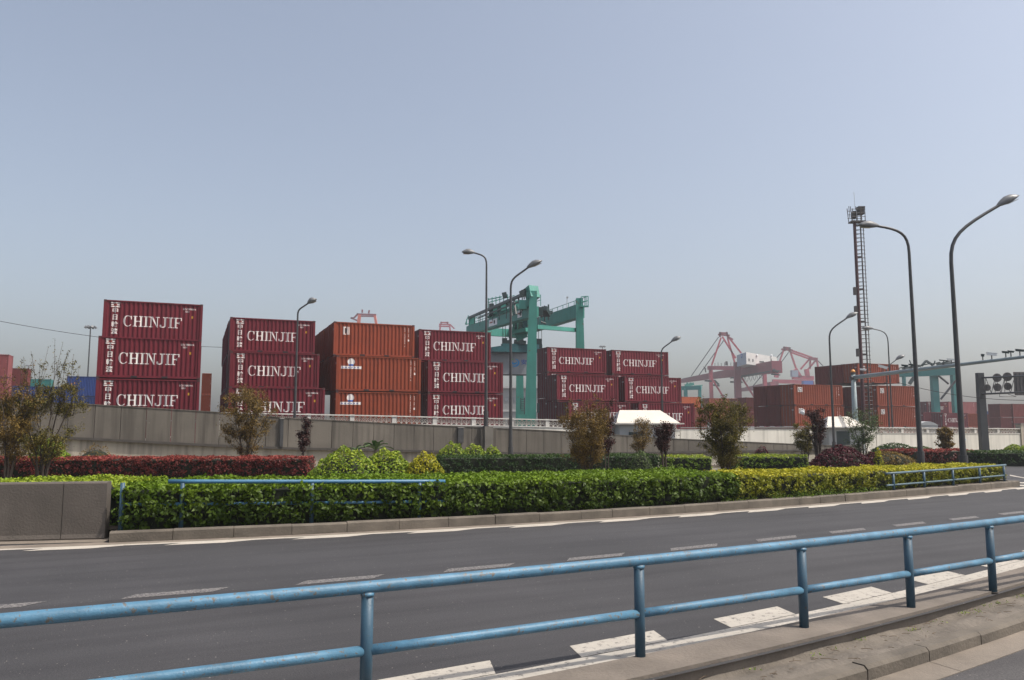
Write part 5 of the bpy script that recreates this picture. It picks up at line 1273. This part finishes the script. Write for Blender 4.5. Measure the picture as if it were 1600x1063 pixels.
for u_, col_, sz, ll in ((1349, M_camw, .10, .42), (1380, M_camw, .15, .6), (1550, M_camw, .14, .5), (1414, M_crdark, .10, .4), (1424, M_crdark, .09, .3), (1536, M_crdark, .12, .15), (1572, M_crdark, .09, .35), (1580, M_crdark, .08, .3), (1594, M_crdark, .10, .4), (1487, M_camw, .07, .5), (1475, M_crdark, .05, .5)):
    p_ = onarm(u_)-b0; cm = MB(); r_ = Vector((.9, -.25, -.12)).normalized() if u_ != 1380 else Vector((.85, -.3, -.3)).normalized(); c_ = p_+Vector((0, 0, .38 if u_ > 1400 else .5))
    cm.beam(c_-r_*ll/2, c_+r_*ll/2, sz*1.2, sz); cm.beam(c_-r_*ll*.55+Vector((0, 0, sz*.6)), c_+r_*ll*.62+Vector((0, 0, sz*.6)), sz*1.5, .025); co = cm.build('traffic_camera', col_, t)
    cm = MB(); cm.tube([p_, c_], .03, 6); cm.build('bracket', M_pole, co)
q = MB()
for i in range(5): p_ = onarm(1405+i*17)-b0; q.beam(p_+Vector((0, 0, .26)), onarm(1418+i*17)-b0+Vector((0, 0, .30)), .08, .05); q.tube([p_, p_+Vector((0, 0, .28))], .02, 5)
q.build('cable_tray', M_crdark, t)

# ------------------------------------------------------------------ sign gantry at the right edge
Yg = 62; b0 = at(1534, 640, Yg); b0.z = 0
t = thing('sign_gantry', 'dark sign gantry seen from behind with round sign backs at the right edge', 'sign gantry', b0)
zt = at(1530, 583, Yg).z; k = Yg/FPX
q = MB(); q.beam((0, 0, 0), (at(1530.5, 583, Yg).x-b0.x, 0, zt), .56, .5, (0, 1, 0), .47, .4); q.build('post', M_dpole, t)
for nm, va, vb in (('top_chord', 590.5, 587), ('bottom_chord', 616, 612)):
    q = MB(); q.tube([at(1533, va, Yg)-b0, at(1650, vb-1, Yg-8)-b0], .07, 8); q.build(nm, M_dpole, t)
q = MB()
for i in range(5):
    ua = 1540+i*15; q.tube([at(ua, 590-.05*i, Yg-1)-b0, at(ua+9, 614.5, Yg-1)-b0], .025, 5); q.tube([at(ua+15, 590, Yg-1)-b0, at(ua+9, 614.5, Yg-1)-b0], .025, 5); q.tube([at(ua, 590, Yg-1)-b0, at(ua, 615, Yg-1)-b0], .022, 5)
q.tube([at(1562, 616, Yg-1)-b0, at(1562, 620, Yg-1)-b0, at(1588, 620, Yg-1)-b0, at(1575, 616, Yg-1)-b0], .025, 5); q.build('truss_brace', M_dpole, t)
for u_, v_, r_ in ((1542.5, 606, 5.2), (1558, 590.5, 6.6), (1558.5, 605.5, 6.0), (1574, 589, 6.8), (1574.5, 604, 5.8)):
    c_ = at(u_, v_, Yg-1.15)-b0; q = MB(); q.disc(c_, (0.1, 1, .05), r_*k, .04, 24); o_ = q.build('round_sign', mat('sign_back', (.085, .075, .075), .6, .12, 3), t)
    q = MB(); q.beam(c_+Vector((-.05, -.05, -r_*k*.8)), c_+Vector((-.05, -.05, r_*k*.8)), .05, .03, (0, 1, 0)); q.beam(c_+Vector((-r_*k*.8, -.05, .05)), c_+Vector((r_*k*.8, -.05, .05)), .03, .05); q.build('stiffener', M_dpole, o_)
q = MB(); p_ = at(1583, 581.5, Yg-1.6)-b0; r2 = at(1583, 618, Yg-1.6)-b0; q.box(p_.x, p_.y-.06, r2.z, p_.x+2.6, p_.y, p_.z); o_ = q.build('sign_board', MATS['sign_back'], t)
q = MB()
for i in range(9): q.beam((p_.x+.15+i*.29, p_.y-.085, r2.z+.06), (p_.x+.15+i*.29, p_.y-.085, p_.z-.1), .05, .04, (0, 1, 0))
q.beam((p_.x, p_.y-.09, p_.z-.28), (p_.x+2.6, p_.y-.09, p_.z-.28), .05, .08); q.build('board_ribs', M_dpole, o_)

# ------------------------------------------------------------------ grey building, high masts, cable
b0 = at(805, 640, 125); b0.z = YARD
t = thing('warehouse', 'pale grey warehouse behind the green crane leg', 'building', b0); k = 125/FPX; X = lambda u: (u-805)*k; Zb = lambda v: at(805, v, 125).z-YARD
q = MB(); q.box(X(770), 0, 0, X(850), 14, Zb(607)); q.build('wall', M_gbld, t)
q = MB(); q.box(X(768), -.3, Zb(607), X(852), 14.3, Zb(607)+.3); q.build('roof', M_house, t)
q = MB(); q.box(X(786), -.12, Zb(641)-.25, X(846), -.01, Zb(641)+.05); q.build('string_course', M_house, t)
for i in range(6): q = MB(); q.box(X(789+i*7), -.06, Zb(627.5), X(794.5+i*7), -.004, Zb(620)); q.build('window', mat('louvre_grey', (.24, .25, .26), .6, .1, 2), t)
def flood(label, u, v, Y, sc):
    b_ = at(u, 640, Y); b_.z = YARD; t_ = thing('floodlight_mast', label, 'floodlight mast', b_); H = at(u, v, Y).z-YARD
    q = MB(); q.tube([(0, 0, 0), (0, 0, H)], [.2*sc, .12*sc], 8); q.build('pole', M_pole, t_)
    q = MB(); q.tube([(-.7*sc, 0, H), (.7*sc, 0, H)], .12, 6); q.tube([(0, -.7*sc, H), (0, .7*sc, H)], .12, 6); q.build('head_frame', M_pole, t_)
    for i in range(8): a = i*.785; f_ = MB(); c_ = Vector((math.cos(a)*.85*sc, math.sin(a)*.85*sc, H)); f_.beam(c_+Vector((0, 0, .12)), c_+Vector((math.cos(a)*.3, math.sin(a)*.3, -.25))*sc, .45*sc, .3*sc); f_.build('floodlight', M_head, t_)
    return t_
flood('tall floodlight mast on the far left behind the thin trees', 134, 511, 165, 1.0)
flood('tiny distant floodlight mast above the red containers on the far left', 40, 571, 420, 1.3)
flood('tiny distant floodlight mast peeping above the stack by the green crane', 942.5, 541.5, 260, .9)
b_ = Vector((-60, 60, 0)); q = MB(); c0, c1 = at(-60, 490, 62), at(372, 543.5, 78); n = 24
q.tube([lerp(c0, c1, i/n)-b_-Vector((0, 0, .6*4*(i/n)*(1-i/n))) for i in range(n+1)], .022, 5)
o_ = q.build('power_cable', M_dark); o_.location = b_; tag(o_, 'thin dark power cable sagging across the sky on the far left', 'cable')
# cable between the camera gantry and the sign gantry
q = MB(); c0, c1 = at(1400, 597, 64), at(1640, 625, 60); q.tube([lerp(c0, c1, i/12)-c0-Vector((0, 0, .5*4*(i/12)*(1-i/12))) for i in range(13)], .02, 5)
o_ = q.build('power_cable', M_dark); o_.location = c0; tag(o_, 'thin dark wire running behind the tall lamps towards the sign gantry', 'cable')
# white plastic bag caught in the plum tree
p_ = at(1254, 645, 34.6); t = thing('plastic_bag', 'crumpled white plastic bag caught in the plum leaved tree', 'bag', p_)
bm = bmesh.new(); bmesh.ops.create_icosphere(bm, subdivisions=3, radius=.075)
for v in bm.verts: v.co *= 1+.35*math.sin(v.co.x*90+v.co.z*60)*math.cos(v.co.y*80); v.co.z *= 1.25
for v in bm.verts:
    if v.co.z < -.04: v.co.x += .16*(-.04-v.co.z)*8*.3
me = bpy.data.meshes.new('bag'); bm.to_mesh(me); bm.free(); me.materials.append(M_camw); o_ = bpy.data.objects.new('bag_film', me); COL.objects.link(o_); o_.parent = t
q = MB(); q.tube([(0, 0, .07), (.05, .0, .13), (.1, 0, .1)], .014, 5); q.build('bag_handle', M_camw, t)

# ------------------------------------------------------------------ litter, weeds along the near kerbs
m_ = MB(); rnd = random.Random(5)
for i in range(150):
    s = rnd.uniform(-2, 11); f = rnd.random(); p_ = pt(near['k2'], s, .04).lerp(pt(near['edge'], s, -.02), f); L = rnd.uniform(.02, .09) if rnd.random() < .85 else rnd.uniform(.1, .22); a = rnd.uniform(-.6, 1.2)
    d_ = Vector((math.cos(a), math.sin(a), rnd.uniform(-.05, .1)))*L; m_.tube([p_+Vector((0, 0, -.082)), p_+Vector((0, 0, -.078))+d_*.5, p_+Vector((0, 0, -.082))+d_], .0028, 4)
o_ = m_.build('dry_twigs', mat('dry_twig', (.10, .07, .045), .9, .3, 9)); tag(o_, 'dry twigs and litter scattered on the dirt strip', 'twigs', kind='stuff')
P = []; 
for c_ in range(22):
    s = rnd.uniform(3.5, 12); p_ = pt(near['edge'], s, -rnd.uniform(.02, .16)); n = rnd.randint(6, 26)
    for _ in range(n): P.append((p_.x+rnd.gauss(0, .05), p_.y+rnd.gauss(0, .025), -.095+abs(rnd.gauss(0, .012))))
o_ = leaf_mesh('weeds', np.array(P), np.tile([0, 0, 1.], (len(P), 1)), .022, .4, LM['lime'], .9); tag(o_, 'tiny green weeds growing along the railing kerb', 'weeds', kind='stuff')
P = []
for c_ in range(60):
    s = s_at(fk, 1150)+rnd.uniform(0, 6.5); p_ = pt(fk, s, rnd.uniform(.14, .5)); n = rnd.randint(10, 40); h_ = rnd.uniform(.05, .16)
    for _ in range(n): P.append((p_.x+rnd.gauss(0, .09), p_.y+rnd.gauss(0, .06), .17+abs(rnd.gauss(0, h_*.6))))
o_ = leaf_mesh('ground_cover', np.array(P), np.tile([0, -.3, 1.], (len(P), 1)), .05, .5, LM['green'], .8); tag(o_, 'low green ground cover at the foot of the yellow hedge behind the kerb', 'ground cover', kind='stuff')
# pebbles and grit on the road edges
# pale pavement edge behind the yellow hedge
m_ = MB(); a_, b_ = G(1085, 731.5, 0), G(1275, 727, 0); c_, d_ = G(1275, 724.5, 0), G(1085, 728.5, 0)
m_.prism([(p.x, p.y) for p in (a_, b_, c_, d_)], 0, .12); tag(m_.build('pavement', M_gut), kind='structure')

# ------------------------------------------------------------------ haze
q = MB(); q.box(-620, -30, -2.5, 620, 620, 75)
hm = bpy.data.materials.new('haze'); hm.use_nodes = True; t_ = hm.node_tree; t_.nodes.remove(t_.nodes['Principled BSDF'])
pv = t_.nodes.new('ShaderNodeVolumePrincipled'); pv.inputs['Color'].default_value = (.80, .82, .84, 1); pv.inputs['Density'].default_value = 0.00068; pv.inputs['Anisotropy'].default_value = .3
t_.links.new(pv.outputs[0], t_.nodes['Material Output'].inputs['Volume'])
tag(q.build('haze', hm), kind='stuff')
